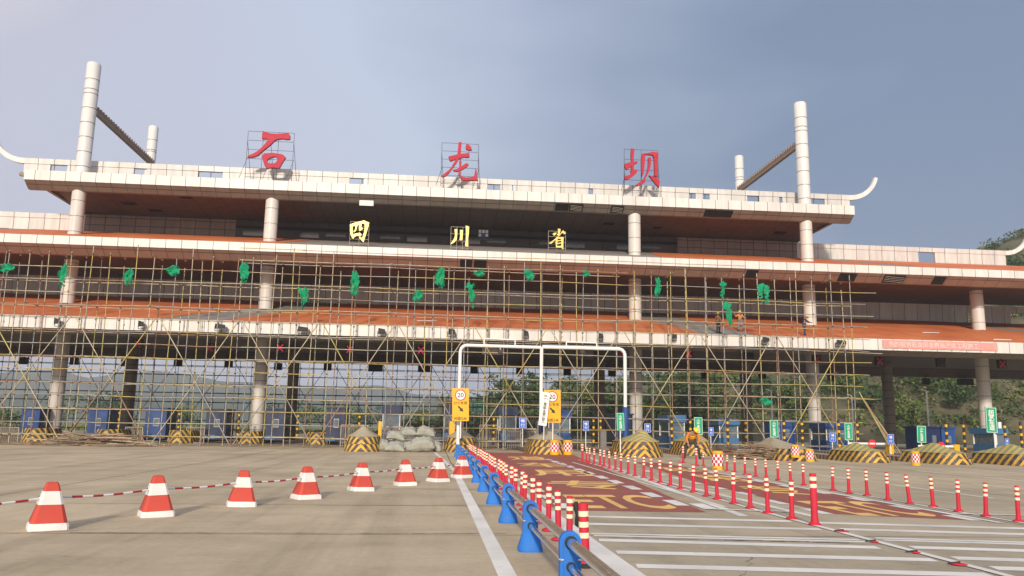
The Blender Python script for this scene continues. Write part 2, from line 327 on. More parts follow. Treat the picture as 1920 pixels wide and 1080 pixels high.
# ================================================================== SETTING: ground, hills, road marks
gm = MB(); gm.box(-1500, 1500, -60, 128, -.5, 0, GROUND); tag(gm.build('plaza_pavement'), 'pale concrete toll plaza paving', 'pavement', kind='structure')

WH, YW, RD = MB(), MB(), MB()
def quad(b, pts, z, m): b.poly([(p[0], p[1], z) for p in pts], m)
def strip(b, p, q, w, z, m):
    p = Vector((p[0], p[1], 0)); q = Vector((q[0], q[1], 0)); d = (q-p).normalized(); n = Vector((-d.y, d.x, 0))*w/2
    k = max(1, int((q-p).length/3)); 
    for i in range(k):
        a = p+(q-p)*(i/k); c = p+(q-p)*((i+1)/k); quad(b, [a-n, a+n, c+n, c-n], z, m)
quad(RD, [(2.62, 17.05), (5.72, 16.85), (7.2, 33), (9.0, 52.8), (3.3, 53.4), (3.0, 33)], .004, REDROAD)
quad(RD, [(8.45, 16.7), (10.95, 15.6), (11.1, 26), (11.6, 40.5), (10.3, 41.5), (8.6, 26)], .004, REDROAD)
tag(RD.build('red_lane_surface'), 'two red coated lanes leading to the booths', 'lane', kind='structure')
WL = MB()
strip(WL, (.92, 3), (.90, 31), .22, .004, PAINTW); strip(WL, (.90, 31.3), (.2, 52), .16, .004, PAINTW)
strip(WL, (2.36, 3), (2.36, 17), .36, .004, PAINTW); strip(WL, (2.36, 17), (2.75, 50), .14, .004, PAINTW)
strip(WL, (6.28, 16.2), (7.6, 33), .20, .004, PAINTW); strip(WL, (7.6, 33), (9.2, 48), .18, .004, PAINTW)
strip(WL, (6.55, 18.0), (6.9, 40), .10, .012, PAINTW)
strip(WL, (7.02, 4), (7.02, 17), .14, .012, PAINTW); strip(WL, (7.02, 17), (7.75, 43), .12, .012, PAINTW)
strip(WL, (7.75, 16.2), (7.5, 30), .18, .004, PAINTW); strip(WL, (7.5, 30), (8.6, 42), .15, .004, PAINTW)
strip(WL, (11.05, 15.2), (11.35, 33), .17, .012, PAINTW); strip(WL, (11.5, 15.0), (12.3, 36), .12, .012, PAINTW)
strip(WL, (5.9, 17.45), (7.6, 17.0), .14, .018, PAINTW); strip(WL, (11.2, 16.9), (15.5, 15.9), .14, .018, PAINTW)
for a, b_ in (((15.2, 29), (15.3, 36)), ((15.1, 21), (15.2, 26)), ((18.6, 30), (18.8, 40)), ((18.8, 22), (18.7, 27)), ((22, 28), (22.2, 36)), ((11.8, 43), (14.5, 47)), ((26, 30), (26.2, 38))):
    strip(WL, a, b_, .13, .004, PAINTW)
for i, y in enumerate((15.95, 14.75, 13.42, 13.18, 12.62, 11.46, 10.34, 9.3, 8.3, 7.4)):
    x0 = (2.9, 2.7, 2.62, 2.62, 2.62, 2.6, 2.6, 2.6, 2.6, 2.6)[i]; 
    if i == 4: continue
    strip(WL, (x0, y), (6.86, y-.62), .30 if i not in (2, 3) else .16, .004, PAINTW)
    if i not in (2, 3) and i > 3: pass
strip(WL, (2.6, 12.66), (6.7, 11.96), .30, .004, PAINTW)
for y, x1 in ((15.12, 16), (14.16, 15), (13.02, 15), (12.78, 15), (12.0, 13), (11.0, 12), (10.2, 11), (9.2, 11)):
    strip(WL, (7.25, y), (x1, y-(x1-7.25)*.2), .30 if y not in (13.02, 12.78) else .17, .004, PAINTW)
for px, py in ((1318, 950), (1265, 943), (1220, 928), (1184, 914.5), (1153, 903.5), (1127, 895), (1103, 887), (1085, 881), (1067, 875), (1053, 870), (1040, 866), (1028, 862)):
    g = G(px, py); k = .5+.01*g.y; quad(WL, [(g.x-.17, g.y-k), (g.x+.14, g.y-k), (g.x+.17+.05, g.y+k), (g.x-.12, g.y+k)], .008, PAINTW)
for i in range(13):
    y = 18.0+i*2.15; quad(WL, [(2.72, y-.55), (3.02, y-.55), (3.05, y+.55), (2.75, y+.55)], .008, PAINTW)
for px, py in ((1529, 959), (1455, 942), (1395, 926), (1345, 915), (1303, 905.5), (1268, 897), (1240, 890), (1215, 884)):
    g = G(px, py); quad(WL, [(g.x-.14, g.y-.55), (g.x+.14, g.y-.55), (g.x+.16, g.y+.55), (g.x-.12, g.y+.55)], .008, PAINTW)
for y in (16.1, 18.2, 20.3, 22.5, 24.8, 27.1, 29.5, 32, 35): 
    x = 10.82+.02*(y-16); quad(WL, [(x-.13, y-.5), (x+.13, y-.5), (x+.15, y+.5), (x-.11, y+.5)], .008, PAINTW)
tag(WL.build('white_road_markings'), 'worn white lines, bars and dashes on the paving', 'road markings', kind='structure')
LT = MB()
def flat_text(body, cx, cy, w, h, skew=0.0):
    b = text_mb(body, PAINTY, lambda u, v: (cx+u+skew*v, cy+v, .008), w, h, off=.018); LT.add(b.v, b.f, PAINTY)
flat_text('ETC', 4.35, 19.2, 2.15, 3.5, .03)
for ch, y, h in (('专', 24.6, 3.6), ('用', 30.8, 3.8), ('车', 36.9, 4.0), ('道', 44.6, 5.0)): flat_text(ch, 4.3+.03*(y-20)+.2, y, 2.2, h, .03)
flat_text('ETC', 9.75, 18.0, 1.75, 3.4, .02)
for ch, y, h in (('专', 23.2, 3.4), ('用', 28.6, 3.6), ('车', 34.2, 3.8)): flat_text(ch, 9.9+.05*(y-23), y, 1.5, h, .02)
tag(LT.build('lane_lettering'), 'yellow ETC lane lettering painted on the red lanes', 'road markings', kind='structure')

CR = MB(); rc = random.Random(4); CRM = mat('dark pavement crack', (.055, .045, .035), .9)
def crack(p, q, w_, n, jit):
    p = Vector((*p, 0)); q = Vector((*q, 0)); pts = [p.lerp(q, k/n)+Vector((rc.uniform(-jit, jit), rc.uniform(-jit, jit), 0)) for k in range(n+1)]
    for a, b_ in zip(pts, pts[1:]):
        d = (b_-a).normalized(); nn = Vector((-d.y, d.x, 0))*w_*rc.uniform(.3, 1); quad(CR, [a-nn, a+nn, b_+nn, b_-nn], .003, CRM)
crack((-5.4, 13.25), (1.25, 13.38), .022, 40, .018); crack((-7.6, 17.6), (-3.4, 17.9), .014, 20, .02); crack((-2.4, 17.75), (2.2, 18.05), .016, 24, .015)
crack((-9.5, 11.2), (-4.7, 13.9), .010, 26, .05); crack((-.6, 22.3), (4.0, 22.5), .013, 20, .02); crack((3.0, 8.2), (4.4, 11.1), .006, 20, .05); crack((2.6, 13.0), (6.9, 12.3), .012, 22, .03); crack((-3.9, 6.0), (-2.2, 8.8), .006, 16, .06)
for x, y in ((4.9, 12.72), (5.6, 12.6), (6.2, 12.5)): crack((x-.3, y), (x+.3, y-.05), .03, 8, .02)
tag(CR.build('pavement_cracks'), 'dark cracks and joints in the concrete paving', 'cracks', kind='structure')

# terrain beyond the plaza
def hillz(x, y):
    f = max(0.0, (y-122)/60.0)
    prof = 5.5+max(0, x-4)*.17+max(0, x-60)*.26
    if x < 4: prof *= max(0.0, 1-(4-x)/14.0)
    ramp = min(1.0, f)**.75*(1-.62*min(1.0, max(0.0, (y-180)/150)))
    z = prof*ramp
    if z > 0: z += 2.2*noise.noise(Vector((x*.045, y*.06, 3)))*ramp+.9*noise.noise(Vector((x*.16, y*.16, 9)))*ramp
    return max(z, -.35+.3*noise.noise(Vector((x*.02, y*.02, 1))))
def grid(name, x0, x1, nx, y0, y1, ny, fn, m, label, cat, sm=True):
    b = MB(); vs = [(x0+(x1-x0)*i/nx, y0+(y1-y0)*j/ny, 0) for j in range(ny+1) for i in range(nx+1)]
    vs = [(x, y, fn(x, y)) for x, y, _ in vs]
    b.add(vs, [(j*(nx+1)+i, j*(nx+1)+i+1, (j+1)*(nx+1)+i+1, (j+1)*(nx+1)+i) for j in range(ny) for i in range(nx)], m, sm)
    o = b.build(name, fix=False); return tag(o, label, cat, kind='structure')
HILL = mat('hillside scrub and earth', (.06, .075, .028), .95, var=.35, vs=.10, col2=(.18, .15, .085), bump=.6, bs=.9)
FIELD = mat('far fields', (.12, .17, .05), .95, var=.3, vs=.012, col2=(.24, .25, .10))
RIDGE = mat('distant wooded ridge', (.06, .09, .045), .95, var=.3, vs=.01)
grid('hillside', -14, 330, 86, 120, 330, 42, hillz, HILL, 'green and brown hillside behind the right of the canopy', 'hill')
fb = MB(); fb.poly([(-4000, 128, -.12), (4000, 128, -.12), (4000, 6000, -.12), (-4000, 6000, -.12)], FIELD); tag(fb.build('far_ground', fix=False), 'fields reaching to the far ridges', 'ground', kind='structure')
def ridge(name, Y, x0, x1, hs, depth, seed, lab):
    def fn(x, y):
        f = math.sin(math.pi*min(1, max(0, (y-Y)/depth)))
        t = (x-x0)/(x1-x0)*(len(hs)-1); i = min(int(t), len(hs)-2); h = hs[i]+(hs[i+1]-hs[i])*(t-i)
        return -2+f*(h+h*.35*noise.fractal(Vector((x/260.0, y/300.0, seed)), .7, 2.1, 5))
    grid(name, x0, x1, 120, Y, Y+depth, 14, fn, RIDGE, lab, 'hill')
ridge('near_ridge', 850, -1150, 330, [34, 44, 30, 40, 34, 26, 40, 30], 500, 4, 'hazy wooded ridge seen under the left of the canopy')
ridge('far_ridge', 1350, -2000, 700, [98, 80, 100, 80, 88, 72, 85, 60], 600, 8, 'pale far ridge against the sky at left')

# ================================================================== THE CANOPY
B0 = Vector((1.6, 69.8, 0))
canopy = empty('toll_plaza_canopy', B0); tag(canopy, 'three tiered white and orange toll plaza canopy with tall round masts', 'canopy')
def bpart(b, name, par=None):
    o = b.build(name, None, B0); o.location = (0, 0, 0); o.parent = par or canopy; return o
XC = 1.6
# tier data: fascia plane, z top, z bottom, lip bottom (y, z), x extents
def tier(x0, x1, yf, zt, zb, yl, zl, lipm, roof_to, roof_z, ys, zs, name):
    m = MB(); m.extr_x([(yf, zb), (yf, zt), (yf+.35, zt+.02), (yf+.35, zb)], x0, x1, WHITEP); bpart(m, 'fascia')
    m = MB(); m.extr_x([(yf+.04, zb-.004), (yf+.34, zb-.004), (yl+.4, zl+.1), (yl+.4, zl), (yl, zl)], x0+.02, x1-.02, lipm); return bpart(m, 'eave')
# ---- lower tier
tier(-72, 82, 60, 8.94, 8.06, 61, 7.74, LIPP, 77, 12.95, 64, 8.9, 'lower')
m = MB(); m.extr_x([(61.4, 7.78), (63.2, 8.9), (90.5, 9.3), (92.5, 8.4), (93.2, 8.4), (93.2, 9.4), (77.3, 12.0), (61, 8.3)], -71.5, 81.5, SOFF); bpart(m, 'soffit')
m = MB(); m.extr_x([(93.21, 8.38), (93.21, 9.42), (93.5, 9.42), (93.5, 8.38)], -72, 82, WALLP); bpart(m, 'rear_fascia')
def slope_roof(y0, z0, y1, z1, x0, x1, gaps, nm='roof'):
    """thin coated sheets with bare grey strips between them; gaps are (x front, x back, width)"""
    edges = sorted(gaps); L0 = x0; L1 = x0
    def sheet(b, a0, a1, c0, c1, mt, dz=0):
        vs = [(a0, y0, z0+dz), (c0, y0, z0+dz), (c1, y1, z1+dz), (a1, y1, z1+dz)]; vs += [(x, y, z-.12) for x, y, z in vs]
        b.add(vs, [(0, 1, 2, 3), (7, 6, 5, 4), (0, 4, 5, 1), (1, 5, 6, 2), (2, 6, 7, 3), (3, 7, 4, 0)], mt)
    for xf, xb, wd in edges:
        m = MB(); sheet(m, L0, L1, xf, xb, ROOF); bpart(m, nm); g = MB(); sheet(g, xf, xb, xf+wd, xb+wd, ROOFG, -.03); bpart(g, 'bare_roof_strip'); L0, L1 = xf+wd, xb+wd
    m = MB(); sheet(m, L0, L1, x1, x1, ROOF); return bpart(m, nm)
slope_roof(60.35, 8.98, 77, 12.95, -71.8, 81.8, [(-20.2, -13.2, 4.6), (20.6, 17.5, 4.5), (56.0, 50.6, 3.2)])
# parapets: top band over panels with gaps
def parapet(x0, x1, y, z0, zb, z1, gaps, m_=PARP, nm='parapet', horns=True, shade=None):
    m = MB(); m.box(x0, x1, y-.06, y+.30, zb, z1, m_)
    xs = [x0]+[v for g in sorted(gaps) for v in g]+[x1]
    for a, b_ in zip(xs[::2], xs[1::2]):
        if b_-a > .05: m.box(a, b_, y, y+.24, z0, zb-.003, m_)
    o = bpart(m, nm)
    if horns:
        for s_, xe in ((-1, x0), (1, x1)):
            h = MB(); rr = []
            for k in range(15):
                t = k/14.0; a = t*R(74); cx = xe+s_*(2.9*math.sin(a)); cz = (zb+z1)/2+2.9*(1-math.cos(a))
                hw = (z1-zb)/2*(1-.35*t); nx, nz = -math.sin(a)*s_, math.cos(a)
                rr.append([(cx+nx*hw, y-.06, cz+nz*hw), (cx-nx*hw, y-.06, cz-nz*hw), (cx-nx*hw, y+.30, cz-nz*hw), (cx+nx*hw, y+.30, cz+nz*hw)])
            h.rings(rr, TOWM, smooth=False); bpart(h, 'upturned_horn', o)
    return o
parapet(-60, 65, 77.2, 12.9, 14.05, 14.72, [(54.3, 55.6), (59.0, 61.3), (-50, -48.6)], horns=False)
# ---- middle tier
tier(-66, 74, 65, 15.9, 15.22, 65.9, 14.55, LIPR, 76, 18.9, 0, 0, 'middle')
m = MB(); m.extr_x([(66.3, 14.6), (67.2, 14.9), (76.9, 14.72), (90, 14.72), (90, 15.2), (76.5, 18.4), (66, 15.3)], -50.5, 54.5, SOFF); bpart(m, 'soffit')
m = MB(); m.extr_x([(66.3, 14.9), (77.6, 14.95), (77.6, 15.3), (66, 15.3)], 54.52, 73.8, SOFF); bpart(m, 'soffit'); m = MB(); m.extr_x([(66.3, 14.9), (77.6, 14.95), (77.6, 15.3), (66, 15.3)], -65.8, -50.52, SOFF); bpart(m, 'soffit')
slope_roof(65.35, 15.94, 76, 18.82, -65.8, 73.8, [(-13.5, -11.8, 32.5), (40.5, 37.6, 2.6), (-41, -39.2, 2.2)])
parapet(-54.4, 58.2, 76.1, 18.75, 19.92, 20.38, [(48.7, 50.5), (-44.5, -42.8), (-19, 23.5)])
m = MB(); m.box(-32.6, 35.8, 75.96, 76.035, 18.78, 20.42, SHADP); bpart(m, 'shade_cladding'); m = MB(); m.box(-19, 23.5, 75.90, 75.955, 18.8, 20.42, DARKP); bpart(m, 'shade_cladding')  # sheets laid over the parapet line with the eave shade in their colour
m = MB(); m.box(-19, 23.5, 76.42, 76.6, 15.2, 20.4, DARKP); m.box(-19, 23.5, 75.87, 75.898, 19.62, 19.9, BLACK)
for k in range(17):
    x = -18.4+k*2.55
    if k % 3 != 1: m.box(x+.1, x+2.0, 75.86, 75.895, 18.95+.2*(k % 2), 19.5, GLASSD)
bpart(m, 'recessed_wall')
m = MB(); m.box(-19, 23.5, 77.5, 77.7, 12.2, 14.6, DARKP); m.box(-19, 23.5, 77.46, 77.5, 13.8, 14.1, BLACK)
for k in range(14):
    x = -18.2+k*2.95; m.box(x, x+1.9, 77.44, 77.47, 12.9, 13.7, GLASSD)
bpart(m, 'recessed_wall')
# ---- top tier
tier(-34.65, 37.95, 68.5, 22.2, 21.36, 69.35, 20.78, LIPP, 76, 22.5, 0, 0, 'top')
m = MB(); m.extr_x([(69.7, 20.8), (70.6, 21.0), (76.9, 20.5), (88, 20.5), (88, 21.4), (69.5, 21.4)], -33.0, 36.2, SOFF); bpart(m, 'soffit')
m = MB()
for s_, xe in ((-1, -33.0), (1, 36.2)):
    prof = [(0, 20.78), (.9*s_, 21.3), (.9*s_, 21.42), (0, 21.42)]
    m.add([(xe+a, 69.7, z) for a, z in prof]+[(xe+a, 88, z) for a, z in prof], [(0, 1, 5, 4), (1, 2, 6, 5), (3, 2, 1, 0), (4, 5, 6, 7)], WALLP)
    bpart(m, 'soffit_edge'); m = MB()
m = MB(); m.box(-34.5, 37.8, 68.86, 89, 21.45, 22.16, ROOFG); bpart(m, 'roof')
gp = []
for a, b_ in ((90, 122), (248, 272), (370, 416), (655, 682), (915, 938), (960, 962), (1103, 1112), (1292, 1304), (1317, 1330), (1400, 1422), (1460, 1466), (1520, 1545)):
    gp.append((P(a, 350, 71).x, P(b_, 350, 71).x))
parapet(-36.0, 38.9, 71.0, 22.18, 23.5, 23.98, gp)
m = MB()
for k in range(56):
    x = -35+k*1.33; m.tube((x, 71.4, 22.1), (x, 71.4, 23.9), .03, THIN, 4)
m.tube((-35, 71.4, 23.0), (38, 71.4, 23.0), .025, THIN, 4); bpart(m, 'parapet_framing')
# missing soffit panels
def hole(x0, x1, pts, z):          # on a plane given by two (y, z) points
    (ya, za), (yb, zb) = pts; m = MB()
    m.add([(x0, ya, za), (x1, ya, za), (x1, yb, zb), (x0, yb, zb), (x0, ya+.03, za+.03), (x1, ya+.03, za+.03), (x1, yb+.03, zb+.03), (x0, yb+.03, zb+.03)],
          [(0, 1, 2, 3), (7, 6, 5, 4), (0, 4, 5, 1), (1, 5, 6, 2), (2, 6, 7, 3), (3, 7, 4, 0)], BLACK)
    if z:
        for k in range(4):
            t = .15+.2*k; m.tube((x0+.1, ya+(yb-ya)*t-.02, za+(zb-za)*t-.02), (x1-.1, ya+(yb-ya)*(t+.15)-.02, za+(zb-za)*(t+.15)-.02), .02, THINL, 4)
    bpart(m, 'missing_panel')
tl = ((68.58, 21.24), (69.3, 20.80))
def px(x, y, Y): return P(x, y, Y).x
for a, b_, f in ((1041, 1066, 0), (1067, 1093, 1), (1145, 1169, 1), (1320, 1372, 0)): hole(px(a, 395, 69), px(b_, 395, 69), tl, f)
ml = ((65.1, 15.13), (65.84, 14.58))
for a, b_, f in ((862, 884, 0), (888, 911, 0), (1398, 1420, 0), (1572, 1604, 0), (1655, 1695, 1), (1748, 1770, 0)): hole(px(a, 515, 65.5), px(b_, 515, 65.5), ml, f)
for a, b_, yy, dd in ((225, 252, 72.5, .9), (278, 302, 74.2, .7), (335, 358, 70.4, .6), (1132, 1153, 72.8, .7), (1225, 1240, 73.5, .5), (1452, 1475, 73.4, .9)):
    x0 = px(a, 385, yy); x1 = px(b_, 385, yy); m = MB(); zz = 20.99-(yy-70.6)*.0794-.02
    m.add([(x0, yy, zz), (x1, yy, zz), (x1, yy+dd, zz-dd*.0794), (x0, yy+dd, zz-dd*.0794)], [(0, 1, 2, 3)], BLACK); bpart(m, 'missing_panel')
m = MB(); m.box(px(674, 390, 68.6), px(701, 390, 68.6), 68.3, 68.34, 20.25, 20.72, WHITEP); bpart(m, 'hanging_panel')
m = MB(); x0 = px(897, 432, 76); m.box(x0-.1, x0+1.05, 75.84, 75.86, 19.35, 20.45, GLASSD)
for k in range(3): m.box(x0+.02+k*.33, x0+.28+k*.33, 75.80, 75.835, 20.05, 20.35, WHS); m.box(x0+.02+k*.33, x0+.28+k*.33, 75.80, 75.835, 19.7, 19.98, BLUS if k == 1 else WHS)
bpart(m, 'pale_paned_window')  # dark glazing with small white and blue panes
# ---- columns, front and rear, masts above
CX = [-30.66, -14.53, 17.63, 33.84, 50.1, -46.9]
for x in CX:
    m = MB(); m.lathe([(.56, .0), (.56, 8.95)], COLM, 20, (x, 69.8, 0), cap=False); m.lathe([(.56, 11.15), (.56, 15.0)], COLM, 20, (x, 69.8, 0), cap=False)
    if -35 < x < 36: m.lathe([(.56, 16.9), (.56, 21.0)], COLM, 20, (x, 69.8, 0), cap=False)
    for z in [1.05+1.35*k for k in range(15)]:
        if (z < 8.7 or 11.4 < z < 14.9 or (17.2 < z < 20.8 and -35 < x < 36)): m.lathe([(.572, z), (.572, z+.035)], THIN, 20, (x, 69.8, 0))
    c = bpart(m, 'front_column')
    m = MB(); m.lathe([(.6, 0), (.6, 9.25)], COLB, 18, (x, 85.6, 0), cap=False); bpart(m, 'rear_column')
for x, ym, zt, z0 in ((-30.62, 69.85, 32.5, 22.15), (33.84, 69.85, 32.5, 22.15), (-30.75, 85.6, 32.7, 21), (33.9, 85.6, 32.6, 21)):
    m = MB(); r_ = .58 if ym < 80 else .5
    m.lathe([(r_, z0), (r_, zt-.12), (r_-.08, zt)], TOWM, 20, (x, ym, 0)); z = zt-1.6
    while z > z0+.3: m.lathe([(r_+.012, z), (r_+.012, z+.045)], THIN, 20, (x, ym, 0)); z -= 1.32
    bpart(m, 'mast')
for x in (-30.3, 33.5):
    m = MB(); m.box(x-.16, x+.16, 70.2, 85.2, 28.05, 28.45, BEAM)
    for k in range(26):
        y = 70.4+k*.57; m.box(x-.22, x+.22, y, y+.22, 28.45, 28.72, BEAM)
    bpart(m, 'lattice_beam')
# end box + lanes of services on the roof
m = MB(); m.tube((-35.1, 68.8, 21.9), (-34.65, 68.8, 21.75), .18, BEAM, 8); bpart(m, 'drain_spout')

# loose sheets and props lying on the roofs
for x, y, a, b_, lab in ((45.4, 61.6, 1.5, .5, 'pale loose sheet on the roof above the red banner, left of two'), (49.6, 60.9, 1.6, .35, 'pale loose sheet on the roof edge above the red banner, right of two'), (41.8, 65.5, 1.4, .35, 'long thin pale sheet on the orange roof left of the right hand column'), (-1.5, 63.5, 1.2, .3, 'small pale sheet on the orange roof above the middle lanes')):
    z = 8.98+(y-60.35)*.2384; m = MB(); m.add([(x, y, z+.03), (x+a, y-.1, z+.03), (x+a*1.3, y+b_, z+.03+b_*.24), (x+.3*a, y+b_, z+.03+b_*.24)], [(0, 1, 2, 3)], WHT)
    m.v += [(q[0], q[1], q[2]+.03) for q in m.v[:4]]; m.f += [(4, 5, 6, 7), (0, 4, 5, 1), (1, 5, 6, 2), (2, 6, 7, 3), (3, 7, 4, 0)]; m.m += [0]*5; m.sm += [False]*5
    tag(m.build('loose_sheet', None, (x, y, z)), lab, 'sheet', 'cladding sheets left on the roof')

# ---- big characters
def glyph(name, strokes, ox, oy, sc, Y, mt, th, label, frame, fm, grp, base_y, bars):
    c = P(ox+540/sc, oy+540/sc, Y); root = empty(name, (c.x, Y, c.z)); tag(root, label, 'sign letter', grp)
    m = MB()
    for i, st in enumerate(strokes):
        pts = [P(ox+a/sc, oy+b_/sc, Y) for a, b_ in st]; pts = [Vector((p.x, Y-i*.012, p.z)) for p in pts]; m.prism(pts, (0, th, 0), mt)
    o = m.build('character', None, c); o.location = (0, 0, 0); o.parent = root
    m = MB(); x0, x1, z0, z1 = frame; r = .019
    yb = Y+th+.05
    for k in range(bars[0]): x = x0+(x1-x0)*k/(bars[0]-1); m.tube((x, yb, z0), (x, yb, z1), r, fm, 4)
    for k in range(bars[1]): z = z0+.25+(z1-z0-.25)*k/(bars[1]-1); m.tube((x0, yb, z), (x1, yb, z), r, fm, 4)
    if bars[2]:
        for x in (x0, (x0+x1)/2, x1): m.tube((x, yb, z1*.8+z0*.2), (x+.25, yb+1.3, z0), r, fm, 4); m.tube((x-.4, yb-.4, z0), (x+.1, yb, z0+(z1-z0)*.45), r, fm, 4)
    o = m.build('support_frame', None, c); o.location = (0, 0, 0); o.parent = root
RG = 'three red roof characters'; GG = 'three pale gold characters'
YG = 68.9
def fr(x0, y0, x1, y1, Y):
    a = P(x0, y0, Y); b_ = P(x1, y1, Y); return (a.x, b_.x, b_.z, a.z)
def scl(st, sc0, sc1): return st
shi = [[(515,150),(560,165),(650,195),(780,205),(900,195),(990,180),(1020,235),(1015,300),(960,305),(880,292),(780,300),(720,338),(660,400),(560,480),(470,555),(430,595),(340,630),(235,632),(240,605),(330,570),(420,520),(500,450),(570,370),(620,310),(590,295),(500,290),(505,210)],
 [(540,565),(700,555),(870,580),(905,600),(790,650),(740,622),(640,645),(595,690),(520,700),(500,620)],
 [(905,600),(940,640),(900,700),(850,780),(820,840),(760,832),(740,745),(775,710),(790,650)],
 [(520,700),(595,690),(600,730),(640,748),(740,745),(760,832),(700,825),(580,840),(552,800)]]
glyph('red_roof_character', shi, 440, 230, 9.817, YG, REDL, .3, 'red character 石 on a thin frame, leftmost of the roof characters', fr(464, 243, 545, 338, YG), THIN, RG, 0, (4, 6, 1))
lng = [[(485,180),(550,175),(530,400),(500,500),(450,580),(380,680),(300,790),(230,855),(170,880),(135,860),(200,810),(290,740),(340,680),(390,590),(440,500),(460,400),(475,280)],
 [(280,465),(400,440),(500,415),(620,405),(700,390),(710,460),(690,485),(600,475),(520,500),(400,530),(320,560),(295,530)],
 [(640,220),(690,225),(740,280),(755,335),(700,340),(640,320),(625,270)],
 [(495,560),(550,570),(540,650),(520,740),(520,830),(560,880),(640,895),(750,885),(800,860),(815,780),(825,700),(850,750),(855,850),(870,950),(700,950),(580,955),(520,900),(480,830),(485,730),(500,650)],
 [(640,600),(690,630),(650,680),(560,730),(470,770),(390,760),(370,740),(450,725),(540,670)]]
glyph('red_roof_character', lng, 815, 250, 10.8, YG, REDL, .3, 'red character 龙 on a square frame, middle of the roof characters', fr(829, 265, 896, 350, YG), THIN, RG, 0, (3, 6, 1))
ba = [[(365,140),(430,150),(415,300),(420,600),(370,600),(365,400),(358,250)],
 [(235,450),(350,420),(490,400),(490,430),(420,470),(330,530),(280,575),(240,520)],
 [(350,590),(490,585),(470,640),(400,700),(330,750),(280,780),(225,740),(240,700),(320,680),(360,640)],
 [(575,265),(640,250),(640,350),(625,560),(620,640),(590,690),(570,600),(565,400)],
 [(590,250),(700,235),(800,215),(900,230),(915,250),(895,400),(890,720),(820,690),(835,660),(825,350),(800,280),(700,265),(640,275)],
 [(710,330),(765,330),(755,500),(730,600),(690,680),(650,750),(650,820),(580,860),(500,900),(445,900),(460,875),(540,820),(620,750),(680,620),(705,500)],
 [(720,690),(820,720),(910,765),(940,830),(925,930),(870,880),(790,780)]]
glyph('red_roof_character', ba, 1150, 265, 10.8, YG, REDL, .3, 'red character 坝 on a leaning frame, rightmost of the roof characters', fr(1172, 277, 1237, 362, YG), THIN, RG, 0, (3, 5, 1))
YY = 66.2
si = [[(200,290),(290,310),(290,450),(300,600),(340,660),(320,770),(280,740),(230,640),(205,480)],
 [(200,290),(350,230),(520,190),(680,150),(760,190),(840,230),(830,330),(780,480),(720,680),(660,880),(600,830),(520,740),(500,690),(600,740),(640,680),(680,540),(700,400),(700,280),(640,250),(560,260),(450,320),(320,340),(210,360)],
 [(390,330),(450,320),(430,430),(400,500),(340,550),(325,530),(380,450)], [(510,250),(600,240),(590,330),(580,390),(650,410),(600,470),(540,500),(505,460)],
 [(310,620),(420,590),(540,570),(590,620),(570,690),(480,665),(400,680),(320,740)]]
glyph('gold_character', si, 645, 405, 18, YY, GOLD, .15, 'pale gold character 四 above the middle eave, leftmost of three', fr(657, 414, 690, 462, YY), THINL, GG, 0, (3, 6, 0))
chu = [[(310,260),(405,265),(400,450),(385,620),(300,710),(190,770),(185,740),(260,640),(320,520),(325,400)], [(495,285),(600,300),(585,450),(575,620),(540,645),(480,630),(500,500)],
 [(690,145),(800,180),(790,400),(760,600),(770,860),(665,830),(690,650),(695,400)]]
glyph('gold_character', chu, 835, 415, 18, YY, GOLD, .15, 'pale gold character 川 of three upright strokes above the middle eave', fr(846, 424, 878, 470, YY), THINL, GG, 0, (4, 4, 0))
shg = [[(470,155),(560,170),(540,300),(520,400),(420,360),(480,330)], [(290,330),(370,290),(430,300),(350,400)],
 [(640,215),(740,320),(680,345),(620,290),(520,400),(400,520),(250,660),(150,660),(260,590),(400,480),(500,400),(580,290)],
 [(400,480),(460,470),(450,600),(430,810),(405,780),(390,620)], [(410,450),(560,450),(660,450),(650,600),(650,870),(580,800),(540,780),(580,770),(580,600),(575,500),(460,500),(410,500)],
 [(450,560),(578,540),(578,568),(450,590)], [(450,650),(578,630),(578,660),(450,682)], [(430,750),(580,738),(590,800),(440,800)]]
glyph('gold_character', shg, 1020, 420, 18, YY, GOLD, .15, 'pale gold character 省 above the middle eave, rightmost of three', fr(1029, 432, 1061, 470, YY), THINL, GG, 0, (3, 4, 0))

# ---- things fixed to the canopy
def box_thing(name, loc, parts, label, cat, grp=None, rz=0):
    root = empty(name, loc, rz); tag(root, label, cat, grp)
    for pn, mb in parts:
        o = mb.build(pn); o.parent = root
    return root
# red crosses under the lower eave
sig = [(258, 645, 'leftmost red lane cross, behind the first brace'), (393, 652, 'second red lane cross from the left'), (525, 652, 'red lane cross just right of the second column'), (656, 655, 'brightest red lane cross, fourth from the left'), (789, 657, 'red lane cross left of the white gantry'), (1165, 663, 'red lane cross hidden behind the right gantry pole'), (1291, 663, 'red lane cross right of the third column'), (1405, 665, 'dim lane signal between the third and fourth columns'), (1532, 673, 'red lane cross above the fourth column'), (1650, 677, 'red lane cross past the right end of the scaffolding'), (1765, 680, 'dark lane signal between the last two columns'), (1880, 683, 'dim red lane signal beyond the last column')]
for i, (x, y, lab) in enumerate(sig):
    p = P(x, y, 63.6); h = MB(); h.box(-.36, .36, 0, .25, -.36, .36, DKMET); h.tube((0, .1, .36), (0, .1, 9.0-p.z), .04, DKMET, 6)
    c = MB()
    if i not in (7, 10):
        for s_ in (1, -1): c.prism([(-.27, -.02, .24*s_), (-.19, -.02, .30*s_), (.27, -.02, -.24*s_), (.19, -.02, -.30*s_)], (0, .015 if s_ > 0 else .012, 0), REDX if i in (2, 3, 4, 6) else REDS)
    box_thing('lane_signal', (p.x, 63.6, p.z), [('housing', h)]+([('cross', c)] if c.v else []), lab, 'lane signal', 'lane signals under the lower eave')
